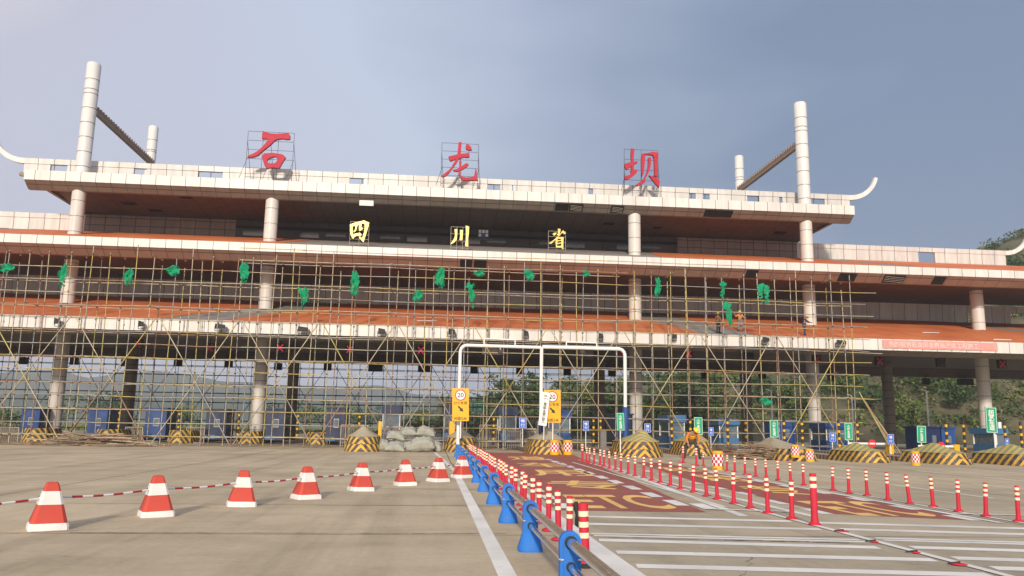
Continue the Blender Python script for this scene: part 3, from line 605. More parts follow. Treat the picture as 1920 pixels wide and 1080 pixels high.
for i, (x0, y0, x1, y1, lab) in enumerate(((905, 650, 942, 665, 'blotchy white message board under the eave inside the left gantry frame'), (1078, 655, 1112, 669, 'blotchy grey message board under the eave inside the right gantry frame'))):
    a = P(x0, y0, 62.6); b_ = P(x1, y1, 62.6); h = MB(); h.box(-(b_.x-a.x)/2, (b_.x-a.x)/2, 0, .2, 0, a.z-b_.z, mat('blotchy board', (.55, .50, .46) if i == 0 else (.22, .18, .16), .6, var=.5, vs=3.5)); h.tube((0, .1, a.z-b_.z), (0, .1, 8.7-b_.z), .05, DKMET, 6)
    box_thing('message_board', ((a.x+b_.x)/2, 62.6, b_.z), [('board', h)], lab, 'board')
# floodlights on the lower fascia
fl = [(108, 602), (265, 607), (414, 612), (569, 617), (716, 621), (847, 622), (986, 625), (1126, 630), (1264, 630), (1435, 637), (1576, 642)]
fname = ['first', 'second', 'third', 'fourth', 'fifth', 'sixth', 'seventh', 'eighth', 'ninth', 'tenth', 'last']
for i, (x, y) in enumerate(fl):
    p = P(x, y, 59.55); h = MB(); a = .38 if i in (2, 3, 10) else (.26 if i in (4, 5, 9) else .17); hh = .20 if a > .3 else .24
    h.rings([[(-a, -.16, -hh), (a, -.16, -hh*.8), (a*.95, -.20, hh*.5), (-a*.95, -.20, hh*.9)], [(-a*.7, .18, -hh*.6), (a*.7, .18, -hh*.6), (a*.7, .14, hh*.7), (-a*.7, .14, hh*.7)]], DKMET, smooth=False)
    br = MB(); br.path([(-a-.04, 0, 0), (-a-.04, .1, -hh-.12), (a+.04, .1, -hh-.12), (a+.04, 0, 0)], .022, DKMET, 5); br.tube((0, .1, -hh-.12), (0, .45, -hh-.05), .03, DKMET, 5)
    box_thing('floodlight', (p.x, 59.55, p.z), [('lamp_head', h), ('bracket', br)], f'dark floodlight on the lower white fascia, {fname[i]} from the left', 'floodlight', 'floodlights along the lower fascia')
rb = [(43, 676, 0), (138, 677, 0), (234, 680, 0), (333, 680, 0), (428, 682, 0), (521, 687, 0), (614, 688, 0), (704, 690, 1), (797, 691, 1), (889, 694, 0), (975, 695, 0), (1064, 697, 0), (1148, 699, 0), (1322, 703, 0), (1430, 704, 0), (1560, 708, 0), (1738, 715, 0), (1812, 716, 2)]
for i, (x, y, k) in enumerate(rb):
    p = P(x, y, 92.3); h = MB(); a = (.42, .8, .95)[k]; h.box(-a, a, 0, .4, -.38, .38, DKMET); h.tube((0, .2, .38), (0, .2, 1.1), .05, DKMET, 5)
    box_thing('rear_lane_box', (p.x, 92.3, p.z), [('housing', h)], 'wide black box hanging from the far edge, left one of two side by side' if i == 7 else 'wide black box hanging from the far edge, right one of two side by side' if i == 8 else 'largest dark box hanging from the far edge near the right column' if i == 17 else 'small black box hanging from the far canopy edge, %s from the left' % ORD[i], 'signal box', 'boxes along the far edge')
# banner
a = P(1655, 634, 59.9); b_ = P(1870, 643, 59.9); c = P(1655, 652, 59.9)
BANR = mat('faded red banner', (.72, .30, .26), .7, var=.12, vs=2)
m = MB(); n = 40; x0, x1 = a.x, b_.x; zt, zb = 8.86, 8.22
for r_ in range(2): pass
vs = [(x0+(x1-x0)*i/n, 59.93-.02*math.sin(i*1.9), (zt, zb)[j]) for j in (0, 1) for i in range(n+1)]
m.add(vs+[(x, y+.02, z) for x, y, z in vs], [(i, i+1, i+n+2, i+n+1) for i in range(n)]+[(i+n+1+2*n+2, i+n+2+2*n+2, i+1+2*n+2, i+2*n+2) for i in range(n)], BANR)
bn = m.build('banner', None, (a.x, 59.9, zt)); tag(bn, 'long faded red banner with white characters on the lower fascia', 'banner')
t = text_mb('热烈祝贺石龙坝收费站改造工程施工', mat('faded white print', (.82, .58, .54), .7), lambda u, v: (x0+(x1-x0)*.44+u, 59.895, 8.54+v), (x1-x0)*.78, .44)
o = t.build('banner_lettering', None, (a.x, 59.9, zt)); o.location = (0, 0, 0); o.parent = bn

# ================================================================== SCAFFOLDING
def loc_part(b, name, root, base=None):
    o = b.build(name, None, root.location if base is None else base); o.location = (0, 0, 0); o.parent = root; return o
rnd = random.Random(11)
SY, SY2 = 58.2, 59.35
scaf = empty('scaffolding', (0, SY, 0)); tag(scaf, 'tall tube scaffolding covering the front of the canopy', 'scaffolding')
SX = [-36.6+1.385*k for k in range(50)]
levels = [.62+.893*k for k in range(15)]
def pm(): return rnd.choice([PIPES[0]]*4+[PIPES[1]]*2+[PIPES[2]]*2+[PIPES[3]]*3)
for row, yy in ((0, SY), (1, SY2)):
    for i, x in enumerate(SX):
        if row == 1 and i % 12 == 11: continue
        x += rnd.uniform(-.10, .10) + (.28 if row else 0)
        top = (13.1 if row == 0 else 12.6)+rnd.choice([0, .3, .5, .9, 1.3, 1.6 if row == 0 else .4])*rnd.random(); lean = rnd.uniform(-.09, .09)
        m = MB(); z = 0.0; zs = [0, rnd.uniform(4.5, 6.2), rnd.uniform(9, 11), top]; p = Vector((x, yy, 0))
        for a, b_ in zip(zs, zs[1:]): q = Vector((x+lean*b_/6+rnd.uniform(-.03, .03), yy+rnd.uniform(-.04, .04), b_)); m.tube(p, q, .033, pm(), 5, cap=False); p = q
        for lz in levels: m.box(x+lean*lz/6-.055, x+lean*lz/6+.055, yy-.06, yy+.02, lz-.05, lz+.06, COUP)
        m.box(x-.08, x+.08, yy-.08, yy+.08, 0, .02, COUP)
        loc_part(m, 'standard', scaf)
for row, yy in ((0, SY-.06), (1, SY2+.06)):
    for k, z in enumerate(levels+([13.95] if row == 0 else [])):
        if row == 1 and k % 2: continue
        x = -37.0+rnd.uniform(0, 1); end = 31.6+rnd.choice([.2, .6, 1.6, 2.3, 2.9])*rnd.random()+ (1.0 if k in (7, 8, 11) else 0); end = min(end, 34.6)
        if k >= 14: x, end = -14.0, 12.0+14*rnd.random()
        m = MB(); zz = z+rnd.uniform(-.03, .03)
        while x < end:
            x2 = min(end, x+rnd.choice([3.2, 4.4, 6.0])); z2 = z+rnd.uniform(-.06, .06); m.tube((x-.12, yy+rnd.uniform(-.02, .02), zz+rnd.uniform(-.02, .02)), (x2+.12, yy, z2), .030, pm(), 5, cap=False); x = x2; zz = z2
        loc_part(m, 'ledger', scaf)
AP = [-30.6, -25.0, -19.35, -13.7, -8.15, -2.8, 2.7, 8.2, 13.65, 19.4, 25.3, 31.0]
for i, x in enumerate(AP):
    for s_ in (-1, 1):
        if i == len(AP)-1 and s_ == 1: continue
        m = MB(); mt = PIPES[1] if rnd.random() < .35 else PIPES[0]; a = Vector((x+s_*.12, SY-.14-(.05 if s_ > 0 else 0), 8.75)); b_ = Vector((x+s_*(5.45+rnd.uniform(-.2, .2)), a.y, .15)); mid = a.lerp(b_, .52)+Vector((rnd.uniform(-.07, .07), 0, 0))
        m.tube(a, mid+(b_-a)*.01, .038, mt, 5); m.tube(mid, b_, .036, pm(), 5); loc_part(m, 'brace', scaf)
rest = MB(); nt_ = 0
tl_ = [(SX[i], levels[k]) for k in range(0, 15, 2) for i in range(0, 49, 3)]
tl_.sort(key=lambda q: (q[0]-1)**2+(q[1]-1.7)**2)
for x, z in tl_:
    z += .05
    if nt_ < 100: m = MB()
    t = m if nt_ < 100 else rest
    t.tube((x+.05, SY-.35-rnd.random()*.3, z), (x+.07, SY2+.3, z), .025, pm(), 5)
    if nt_ < 100: loc_part(m, 'transom', scaf)
    nt_ += 1
o = loc_part(rest, 'transom_run', scaf); o['kind'] = 'stuff'
# far scaffolding
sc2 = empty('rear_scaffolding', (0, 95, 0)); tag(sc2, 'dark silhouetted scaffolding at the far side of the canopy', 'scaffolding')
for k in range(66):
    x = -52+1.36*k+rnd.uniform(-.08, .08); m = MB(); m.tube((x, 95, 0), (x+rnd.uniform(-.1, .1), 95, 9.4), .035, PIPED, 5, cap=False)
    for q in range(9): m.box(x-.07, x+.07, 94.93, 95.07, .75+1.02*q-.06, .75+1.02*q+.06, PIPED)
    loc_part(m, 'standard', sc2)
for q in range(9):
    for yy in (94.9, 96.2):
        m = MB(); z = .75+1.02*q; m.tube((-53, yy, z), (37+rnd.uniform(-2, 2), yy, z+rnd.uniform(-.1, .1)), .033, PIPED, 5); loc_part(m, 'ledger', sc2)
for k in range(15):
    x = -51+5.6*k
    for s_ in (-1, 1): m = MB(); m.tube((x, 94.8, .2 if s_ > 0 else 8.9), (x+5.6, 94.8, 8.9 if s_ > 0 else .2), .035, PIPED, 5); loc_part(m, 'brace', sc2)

# loose scaffold tubes leaning at the right end
for i, (x0, y0, x1, y1, lab) in enumerate(((1611, 735, 1678, 853, 'long bamboo coloured tube leaning at the right end of the scaffolding, leftmost'), (1614, 742, 1683, 855, 'long leaning tube second from the left at the scaffolding end'), (1622, 752, 1688, 857, 'long leaning tube third from the left at the scaffolding end'), (1637, 775, 1693, 858, 'shortest leaning tube at the right, farthest from the scaffolding'))):
    b_ = G(x1, y1+2); b_ = P(x1, y1, 57.2-.1*i); b_.z = max(b_.z, 0.0); b_.z = 0.02; a = P(x0, y0, 58.0-.05*i); m = MB(); m.tube(a, b_, .045-.004*i, PIPES[i % 3], 6)
    tag(m.build('scaffold_tube', None, b_), lab, 'tube', 'tubes leaning at the scaffolding end')

# green netting scraps tied to the scaffolding
nets = [(13, 503, 26, 18, 0, 'crumpled green net scrap at the far left edge'), (118, 518, 15, 42, 1, 'long green net scrap beside the leftmost column'), (242, 520, 17, 32, 1, 'green net scrap with a pointed top, third from the left'), (326, 508, 24, 20, 0, 'short wide green net scrap above the bare roof strip'), (458, 512, 18, 38, 1, 'knotted green net scrap just left of the second column'), (569, 560, 24, 40, 2, 'green net scrap tapering to a point, right of the second column'), (665, 532, 17, 46, 1, 'long straight green net scrap under the first gold character'), (783, 556, 19, 25, 0, 'small round green net scrap low beside the middle of the scaffolding'), (826, 522, 20, 40, 1, 'ragged green net scrap left of the black eave gap'), (900, 513, 22, 13, 0, 'tiny green net scrap under the black eave gap'), (883, 554, 18, 46, 3, 'green net scrap with a flag shaped top, lowest in the middle'), (992, 517, 20, 22, 0, 'small green net scrap under the third gold character'), (1099, 514, 14, 14, 0, 'smallest green net scrap left of the third column'), (1233, 540, 13, 40, 1, 'narrow green net scrap right of the third column'), (1354, 545, 16, 34, 3, 'thin hooked green net scrap above the left worker'), (1432, 551, 30, 38, 4, 'widest doubled green net scrap above the worker in orange'), (1366, 590, 20, 48, 3, 'long twisted green net scrap between the two left workers'), (1436, 754, 22, 16, 0, 'green net scrap low behind the second green lane sign')]
for i, (x, y, w_, h_, k, lab) in enumerate(nets):
    c = P(x, y, SY-.12); sc_ = SY/FPX; W, H_ = w_*sc_, h_*sc_; r2 = random.Random(i*3+1); m = MB(); nx, nz = 9, 12; vs = []
    for j in range(nz+1):
        v = j/nz
        for q in range(nx+1):
            u = q/nx-.5
            if k == 0: wd = math.sin(math.pi*min(1, .12+v*.86))**.6
            elif k == 1: wd = .45+.55*math.sin(math.pi*(v*.8+.1))+.08*math.sin(v*17+i)
            elif k == 2: wd = 1.0-.85*v
            elif k == 3: wd = 1.0 if v < .22 else .5+.15*math.sin(v*9+i)
            else: wd = 1.0-.35*v
            off = .18*math.sin(v*5+i)*(1-v*.4)*(0 if k == 4 else 1)+(.2 if k == 3 and v > .25 else 0)
            vs.append((c.x+W*(u*wd+off*.6), SY-.16-.10*math.sin(u*14+v*4+i)-.06*math.sin(v*11+u*5), c.z+H_*(.5-v)+H_*.05*math.sin(u*9+i)))
    fs = [(j*(nx+1)+q, j*(nx+1)+q+1, (j+1)*(nx+1)+q+1, (j+1)*(nx+1)+q) for j in range(nz) for q in range(nx) if not (k == 4 and q == 4 and j > 1) and not (j > nz-4 and r2.random() < .4) and not (q in (0, nx-1) and r2.random() < .35) and not (r2.random() < .04)]
    m.add(vs, fs, NET, True); m.add([(a, b_+.015, c_) for a, b_, c_ in vs], [f[::-1] for f in fs], NET, True)
    tag(m.build('net_scrap', None, c, fix=False), lab, 'net scrap', 'green net scraps tied to the scaffolding')

# ================================================================== ISLANDS AND BOOTHS
def outline(wd, y0, L_, n=7):
    pts = [(-wd/2, y0+L_)]
    for k in range(n+1): a = math.pi*k/n; pts.append((-wd/2*math.cos(a)*1.0, y0+wd*.62*(1-math.sin(a)**.8)))
    pts.append((wd/2, y0+L_)); return pts
def island(x, y, wd, kind, label, apex=(0, 1.5, 1.6), capm=None, back=76, rz=0, Ln=3.4, hs=1.0):
    root = empty('toll_island', (x, y, 0), rz); tag(root, label, 'toll island', 'striped island noses')
    k = MB()
    if kind == 'low':
        a = outline(wd, 0, 2.6, 5); b_ = outline(wd*.86, .12, 2.4, 5); m = MB(); m.rings([[(p[0], p[1], 0) for p in a], [(p[0], p[1], .98) for p in b_]], CHEVW if capm else CHEV, smooth=False); o = m.build('nose'); o.parent = root; y1 = 2.6
    else:
        m = MB(); a = outline(wd, 0, Ln, 9); m.rings([[(p[0], p[1], 0) for p in a], [(p[0], p[1], .46*hs) for p in outline(wd*.98, .03, Ln-.04, 9)]], CHEV, smooth=False); o = m.build('nose'); o.parent = root
        m = MB(); b_ = outline(wd*.88, .3, Ln-.4, 9); m.rings([[(p[0], p[1], .465*hs) for p in b_], [(p[0], p[1], .90*hs) for p in outline(wd*.84, .33, Ln-.45, 9)]], CHEV, smooth=False); o2 = m.build('nose_step'); o2.parent = root
        m = MB(); base = outline(wd*.87, .3, Ln-.4, 9); n = len(base); rr = []
        for t in (0, .25, .5, .75, .94):
            rr.append([(p[0]*(1-t)+apex[0]*t+.05*math.sin(i*2.3+t*6)*t, p[1]*(1-t)+apex[1]*t, .91*hs+(apex[2]-.91*hs)*(t**.92)-.07*math.sin(math.pi*t)) for i, p in enumerate(base)])
        m.rings(rr, capm or CAPB, smooth=False); o3 = m.build('canvas_cover'); o3.parent = root; y1 = Ln
    m = MB(); m.box(-wd*.45, wd*.45, y1, back-y, 0, .28, CONC); m.box(-wd*.45-.02, -wd*.45-.002, y1, back-y, .0, .285, KERB); m.box(wd*.45+.002, wd*.45+.02, y1, back-y, .0, .285, KERB); o = m.build('kerbed_body'); o.parent = root
    return root
ords = ['leftmost', 'second', 'third', 'fourth', 'fifth']
for i, (px_, Y) in enumerate(((58, 62.3), (195, 63.5), (331, 64.8), (462, 66), (592, 67))):
    x = P(px_, 829, Y).x; island(x, Y, 2.15, 'low', f'flat topped black and yellow chevron island nose, {ords[i]} from the left')
island(-4.35, 51.2, 2.3, 'tall', 'two stepped chevron island nose with beige cover, left of the sandbags')
island(1.9, 53.2, 2.2, 'tall', 'two stepped chevron island nose with beige cover, under the left yellow speed sign')
island(7.35, 50.6, 2.6, 'tall', 'chevron island nose with striped cover behind two checkered barrels', (0, 1.6, 1.7))
island(12.55, 47.6, 2.9, 'tall', 'chevron island nose with tall bright yellow striped cover, right of the gantry', (.35, 1.5, 1.62), CAPY)
island(17.4, 51.8, 2.2, 'tall', 'chevron island nose with yellow cover beside the stooping worker', (.2, 1.6, 1.65), CAPY)
island(21.1, 45.0, 2.5, 'tall', 'chevron island nose with peaked beige cover beside the scrap heap', (-.5, 3.4, 1.35), None, Ln=5.5, hs=.75)
island(25.2, 44.2, 2.2, 'tall', 'chevron island nose with yellow striped cover behind the left no entry disc', (-.25, 2.2, 1.12), CAPY, Ln=4.2, hs=.68)
island(29.3, 43.0, 2.3, 'tall', 'chevron island nose with steep yellow cover, second from the right', (-.25, 2.2, 1.2), CAPY, Ln=4.4, hs=.68)
island(33.3, 42.0, 2.4, 'tall', 'chevron island nose with yellow cover at the right edge', (-.2, 2.2, 1.2), CAPY, Ln=4.6, hs=.68)

def booth(px0, px1, yt, Y, mt, label, kind=0, z0=.28, d=2.6):
    a = P(px0, yt, Y); b_ = P(px1, yt, Y); cx = (a.x+b_.x)/2; W = b_.x-a.x; H_ = a.z-z0
    root = empty('toll_booth', (cx, Y, z0)); tag(root, label, 'toll booth', 'toll booths in a row')
    w2 = W/2; m = MB()
    if kind == 0:      # solid blue cabin, small front window
        m.box(-w2, w2, 0, d, 0, H_-.12, mt); o = m.build('wall'); o.parent = root
        f = MB(); f.box(-w2*.18, w2*.36, -.03, 0, H_*.40, H_*.66, STEEL); fo = f.build('window'); fo.parent = root
        g = MB(); g.box(-w2*.14, w2*.32, -.045, -.03, H_*.42, H_*.64, WIN); go = g.build('pane'); go.parent = fo
        s_ = MB(); s_.box(w2, w2+.03, .4, d-.4, H_*.4, H_*.8, WIN); so_ = s_.build('side_window'); so_.parent = root
        st = MB(); st.box(-w2-.01, w2*.0, -.02, -.002, .05, .35, BOOTHL); q = st.build('decal'); q.parent = root
    else:              # glazed cabin with blue roof box and blue dado
        m.box(-w2, w2, 0, d, 0, H_*.36, mt); o = m.build('wall'); o.parent = root
        f = MB()
        for x in (-w2+.05, w2-.05):
            for y in (.05, d-.05): f.tube((x, y, H_*.36), (x, y, H_*.78), .05, WHT if kind == 1 else mt, 6)
        fo = f.build('window_posts'); fo.parent = root; fo.name = 'window_frame'
        g = MB(); g.box(-w2+.08, w2-.08, .08, d-.08, H_*.36, H_*.78, WIN); go = g.build('window'); go.parent = root
        st = MB(); st.box(-w2*.9, w2*.2, -.02, 0, H_*.1, H_*.28, BOOTHL); q = st.build('decal'); q.parent = root
        if label.startswith('light blue'):
          ac = MB(); ac.box(w2*.2, w2*.75, .3, .8, H_, H_+.45, WHS); ac.lathe([(.14, 0), (.14, .02)], DKMET, 12, (w2*.48, .5, H_+.45)); ao = ac.build('air_conditioner'); ao.parent = root
    r_ = MB(); r_.box(-w2-.08, w2+.08, -.12, d+.12, H_-.12 if kind == 0 else H_*.78, H_, mt); ro = r_.build('roof'); ro.parent = root
    return root
for i, (a, b_, yt) in enumerate(((40, 78, 764), (165, 205, 765), (272, 316, 764), (386, 428, 766), (498, 538, 765), (611, 650, 763))):
    booth(a+2, b_-2, yt, 67.5 if i < 5 else 66, BOOTH if i < 3 else BOOTHD, f'plain blue toll booth, {["leftmost", "second", "third", "fourth", "fifth", "sixth"][i]} from the left')
booth(718, 752, 760, 64, BOOTHD, 'dark blue glazed booth behind the sandbags', 1)
booth(833, 866, 762, 66, BOOTHD, 'dark blue glazed booth behind the left yellow speed sign', 1)
booth(937, 969, 763, 65, BOOTHD, 'dark blue glazed booth in the middle of the open lane', 1)
booth(1028, 1070, 768, 62, BOOTH, 'glazed booth with bright blue dado right of the second yellow sign', 1)
booth(1150, 1186, 775, 63, BOOTHD, 'dark blue booth half hidden by the right gantry pole', 0)
for i, (a, b_, yt, mt, lab) in enumerate(((1253, 1284, 778, BOOTHL, 'pale blue booth behind the stooping worker'), (1348, 1384, 785, BOOTHL, 'pale blue glazed booth right of the tall blue lane sign'), (1456, 1490, 786, BOOTH, 'blue booth between the green lane sign and the fourth column'), (1548, 1588, 793, BOOTH, 'blue booth just right of the fourth column'), (1735, 1762, 799, BOOTHD, 'dark navy booth behind the last small green sign'), (1764, 1790, 800, BOOTH, 'narrow blue booth right of the navy booth'), (1866, 1886, 803, BOOTHL, 'light blue booth just right of the last column'))):
    booth(a, b_, yt, 60.5 if i < 4 else 56, mt, lab, 1 if i in (0, 1, 3, 6) else 0)

# black and yellow guard posts
gp0 = empty('guard_post', (0, 0, 0)); tag(gp0, 'thin black guard post with yellow bands beside a booth', 'post', 'banded guard posts beside the booths')
m = MB(); m.tube((0, 0, 0), (0, 0, 2.3), .085, DKMET, 10); o = m.build('pole'); o.parent = gp0
for z in (.35, .85, 1.35, 1.85): m = MB(); m.tube((0, 0, z), (0, 0, z+.17), .09, YELS, 10); o = m.build('yellow_band'); o.parent = gp0
first = True; gi = 0
for x, y in ((219, 66), (332, 66), (445, 66), (556, 66), (672, 64), (1113, 61), (1126, 62), (1260, 58), (1295, 58), (1365, 58), (1399, 59), (1471, 57), (1505, 57), (1574, 57), (1609, 57), (1776, 52), (1809, 52), (1886, 52), (1916, 52), (925, 63), (976, 63)):
    q = gp0 if first else copy_tree(gp0); first = False; p = P(x, 830, y); q.location = (p.x, y, .28); q['label'] = 'thin black guard post with yellow bands, %s from the left among the booths' % ORD[gi]; gi += 1

# ================================================================== SIGNS AND GANTRY
def board(name, corners, Y, face, border, texts, label, cat, grp=None, pole=None, zb=0, extra=None, th=.05):
    """corners in picture order tl, tr, br, bl at depth Y; texts = (body, u, v, w, h, material, vertical)"""
    tl_, tr, br_, bl = [P(x, y, Y) for x, y in corners]; c = (tl_+tr+br_+bl)/4
    root = empty(name, (c.x, Y, zb)); tag(root, label, cat, grp)
    ux = (tr-tl_+br_-bl)/2; uz = (tl_-bl+tr-br_)/2; W, H_ = ux.length, uz.length; ux.normalize(); uz.normalize()
    def at(u, v, d=0.0): q = c+ux*u+uz*v; return (q.x, Y-d, q.z)
    m = MB(); m.prism([at(-W/2, H_/2), at(W/2, H_/2), at(W/2, -H_/2), at(-W/2, -H_/2)], (0, th, 0), face); loc_part(m, 'panel', root)
    if border:
        m = MB(); t = .035*min(1.2, W)
        for a, b_, e_, f_ in ((-W/2+t, W/2-t, H_/2-2*t, H_/2-t), (-W/2+t, W/2-t, -H_/2+t, -H_/2+2*t), (-W/2+t, -W/2+2*t, -H_/2+2*t, H_/2-2*t), (W/2-2*t, W/2-t, -H_/2+2*t, H_/2-2*t)):
            m.poly([at(a, e_, .006), at(b_, e_, .006), at(b_, f_, .006), at(a, f_, .006)], border)
        loc_part(m, 'border', root)
    for body, u, v, w_, h_, mt, ver in texts:
        t = text_mb(body, mt, lambda a, b_: at(u+a, v+b_, .012), w_, h_, vertical=ver); loc_part(t, 'lettering', root)
    if extra: extra(root, at, W, H_)
    if pole:
        m = MB()
        for pu, pr, pm_, ztop in pole: q = at(pu, 0); m.tube((q[0], Y+th+pr, zb), (q[0], Y+th+pr, ztop if ztop else c.z+H_*.4), pr, pm_, 8)
        loc_part(m, 'pole', root)
    return root
def rect(x0, y0, x1, y1, sl=1): return [(x0, y0), (x1, y0+sl*.4), (x1+sl, y1+sl*.4), (x0+sl, y1)]
def speed(root, at, W, H_):
    r_ = W*.33; cv = H_*.29
    for nm, ra, dep, mt in (('ring', r_, .014, REDS), ('disc', r_*.82, .02, WHS)):
        m = MB(); m.poly([at(ra*math.cos(2*math.pi*k/28), cv+ra*math.sin(2*math.pi*k/28), dep) for k in range(28)], mt); loc_part(m, nm, root)
    t = text_mb('20', BLK, lambda a, b_: at(a, cv+b_, .026), r_*1.15, r_*.85); loc_part(t, 'number', root)
    m = MB(); cy = -H_*.13; k = W*.17
    m.poly([at(*p, .014) for p in ((-k, cy+k*.75), (-k*.62, cy+k*1.1), (k*.35, cy+k*.1), (k*.6, cy+k*.45), (k, cy-k), (-k*.45, cy-k*.6), (-k*.1, cy-k*.3))], BLK); loc_part(m, 'arrow', root)
for x0, lab, sl in ((848, 'yellow lane sign with 20 speed limit and arrow, on the left gantry leg', 0), (1020, 'yellow lane sign with 20 speed limit, half covered by the white board', 1)):
    y0 = 728 if x0 < 900 else 731
    board('speed_sign', rect(x0, y0, x0+31, y0+61.5, sl*.4), 51.2 if x0 < 900 else 50.4, YELS, None, [('ETC专用', 0, .10, .80, .20, BRN, False), ('间距5米', 0, -.86, .80, .20, BRN, False)], lab, 'sign', 'yellow speed signs', [(.05, .04, WHT, None)], .9, speed)
board('notice_board', [(1016, 734), (1032, 737), (1024, 799), (1010, 797)], 49.9, WHS, None, [('营运客车禁止驶入', .02, -.25, .22, 1.30, BLK, True), ('ETC', .03, .62, .26, .09, BLK, False), ('=', 0, .80, .22, .08, BLK, False)], 'tilted white notice board with black vertical characters in front of the yellow sign', 'sign', None, [(.0, .03, WHT, None)], .9)
gs = [(1156, 774, 1170, 807, 47.5, 'green lane sign attached beside the blue gantry leg'), (1301, 782, 1317, 815, 51, 'green lane sign above the stooping worker'), (1443, 787, 1459, 820, 50, 'green lane sign just left of the fourth column'), (1583, 793, 1598, 825, 48, 'green lane sign just right of the fourth column'), (1719, 798, 1736, 830, 46, 'green lane sign in front of the navy booth')]
for x0, y0, x1, y1, Y, lab in gs:
    a = P(x0, y0, Y); b_ = P(x1, y1, Y); h_ = a.z-b_.z; w_ = b_.x-a.x
    board('green_lane_sign', rect(x0, y0, x1, y1, 1), Y, GRNS, WHS, [('小客车道', 0, 0, w_*.42, h_*.8, WHS, True)], lab, 'sign', 'narrow green lane signs', [(0, .035, WHT, None)], .0 if x0 != 1156 else .3)
board('wide_lane_sign', rect(1847, 763, 1868, 811, 3), 49, GRNS, WHS, [('超宽车道', 0, 0, .40, 1.30, WHS, True)], 'tall green sign reading 超宽车道 on a white pole by the last column', 'sign', None, [(.2, .06, WHT, None)], .28)
for x0, y0, x1, y1, Y, lab in ((973, 783, 987, 803, 58, 'small blue sign on the barrier in the open lane'), (1093, 789, 1104, 808, 54, 'small blue sign on a thin post right of the bright blue booth'), (1208, 794, 1220, 811, 54, 'small blue sign just right of the third column'), (1328, 801, 1338, 817, 54, 'small blue sign between the green sign and the pale booth'), (1555, 811, 1567, 828, 52, 'small blue sign behind the fourth column base'), (1664, 814, 1676, 833, 52, 'small blue sign in front of the shaded rear column'), (1884, 822, 1892, 838, 50, 'small blue sign at the far right beside the light blue booth')):
    a = P(x0, y0, Y); b_ = P(x1, y1, Y); w_, h_ = b_.x-a.x, a.z-b_.z
    board('blue_lane_sign', rect(x0, y0, x1, y1, .4), Y, BLUS, WHS, [('慢', 0, h_*.2, w_*.55, h_*.3, WHS, False), ('行', 0, -h_*.2, w_*.55, h_*.3, WHS, False)], lab, 'sign', 'small blue signs along the islands', [(0, .03, WHT, None)], .28)
board('direction_sign', rect(884, 752, 907, 773, 0), 122, GRNS, WHS, [('四川', 0, .3, 1.1, .5, WHS, False), ('石龙坝', 0, -.4, 1.2, .45, WHS, False)], 'green road direction sign on the road beyond the toll plaza', 'sign', None, [(-.5, .06, THINL, None), (.5, .06, THINL, None)], 0)

gy = 52.0
gan = empty('gantry', (P(1015, 800, gy).x, gy, 0)); tag(gan, 'white pipe gantry over the two red lanes with a blue right leg', 'gantry')
def gp_(x, y): return P(x, y, gy)
xl, xm, xr = gp_(862, 700).x, gp_(1015, 700).x, gp_(1172, 700).x; zt = gp_(1015, 651).z
def legpath(x, s_, top): return [Vector((x, gy, .1)), Vector((x, gy, top-.45))]+[Vector((x+s_*.42*(1-math.cos(t)), gy, top-.42+.42*math.sin(t))) for t in (R(22), R(45), R(67), R(90))]
m = MB(); m.path(legpath(xl, 1, zt), .11, WHT, 10); loc_part(m, 'leg', gan)
m = MB(); m.tube((xm, gy, .1), (xm, gy, 2.2), .15, BOOTHD, 10); m.tube((xm, gy, 2.2), (xm, gy, zt), .115, WHT, 10); loc_part(m, 'leg', gan)
lp = legpath(xr, -1, zt+.02); lp[0].z = 3.05; m = MB(); m.path(lp, .115, WHT, 10); lg = loc_part(m, 'leg', gan)
m = MB(); m.tube((xr, gy, .1), (xr, gy, 3.05), .21, BOOTH, 12); o = m.build('blue_sleeve', None, gan.location); o.location = (0, 0, 0); o.parent = lg
m = MB(); m.tube((xl+.4, gy, zt), (xm-.04, gy, zt-.02), .11, WHT, 10); loc_part(m, 'beam', gan)
m = MB(); m.tube((xm+.04, gy, zt+.02), (xr-.4, gy, zt+.02), .125, WHT, 10); loc_part(m, 'beam', gan)
for a, b_, y0, y1 in ((908, 966, 635, 648), (1062, 1119, 641, 653)):
    p, q = gp_(a, y0), gp_(b_, y0); m = MB(); m.path([(p.x, gy, zt), (p.x, gy, p.z), (q.x, gy, p.z-.02), (q.x, gy, zt)], .045, WHT, 8); loc_part(m, 'upper_frame', gan)
for a, y_ in ((938, 659), (1091, 659)):
    p = gp_(a, y_); m = MB(); m.box(p.x-.14, p.x+.14, gy-.3, gy+.15, p.z-.14, p.z+.1, DKMET); m.tube((p.x, gy, p.z+.1), (p.x, gy, zt), .03, WHT, 6); loc_part(m, 'camera', gan)

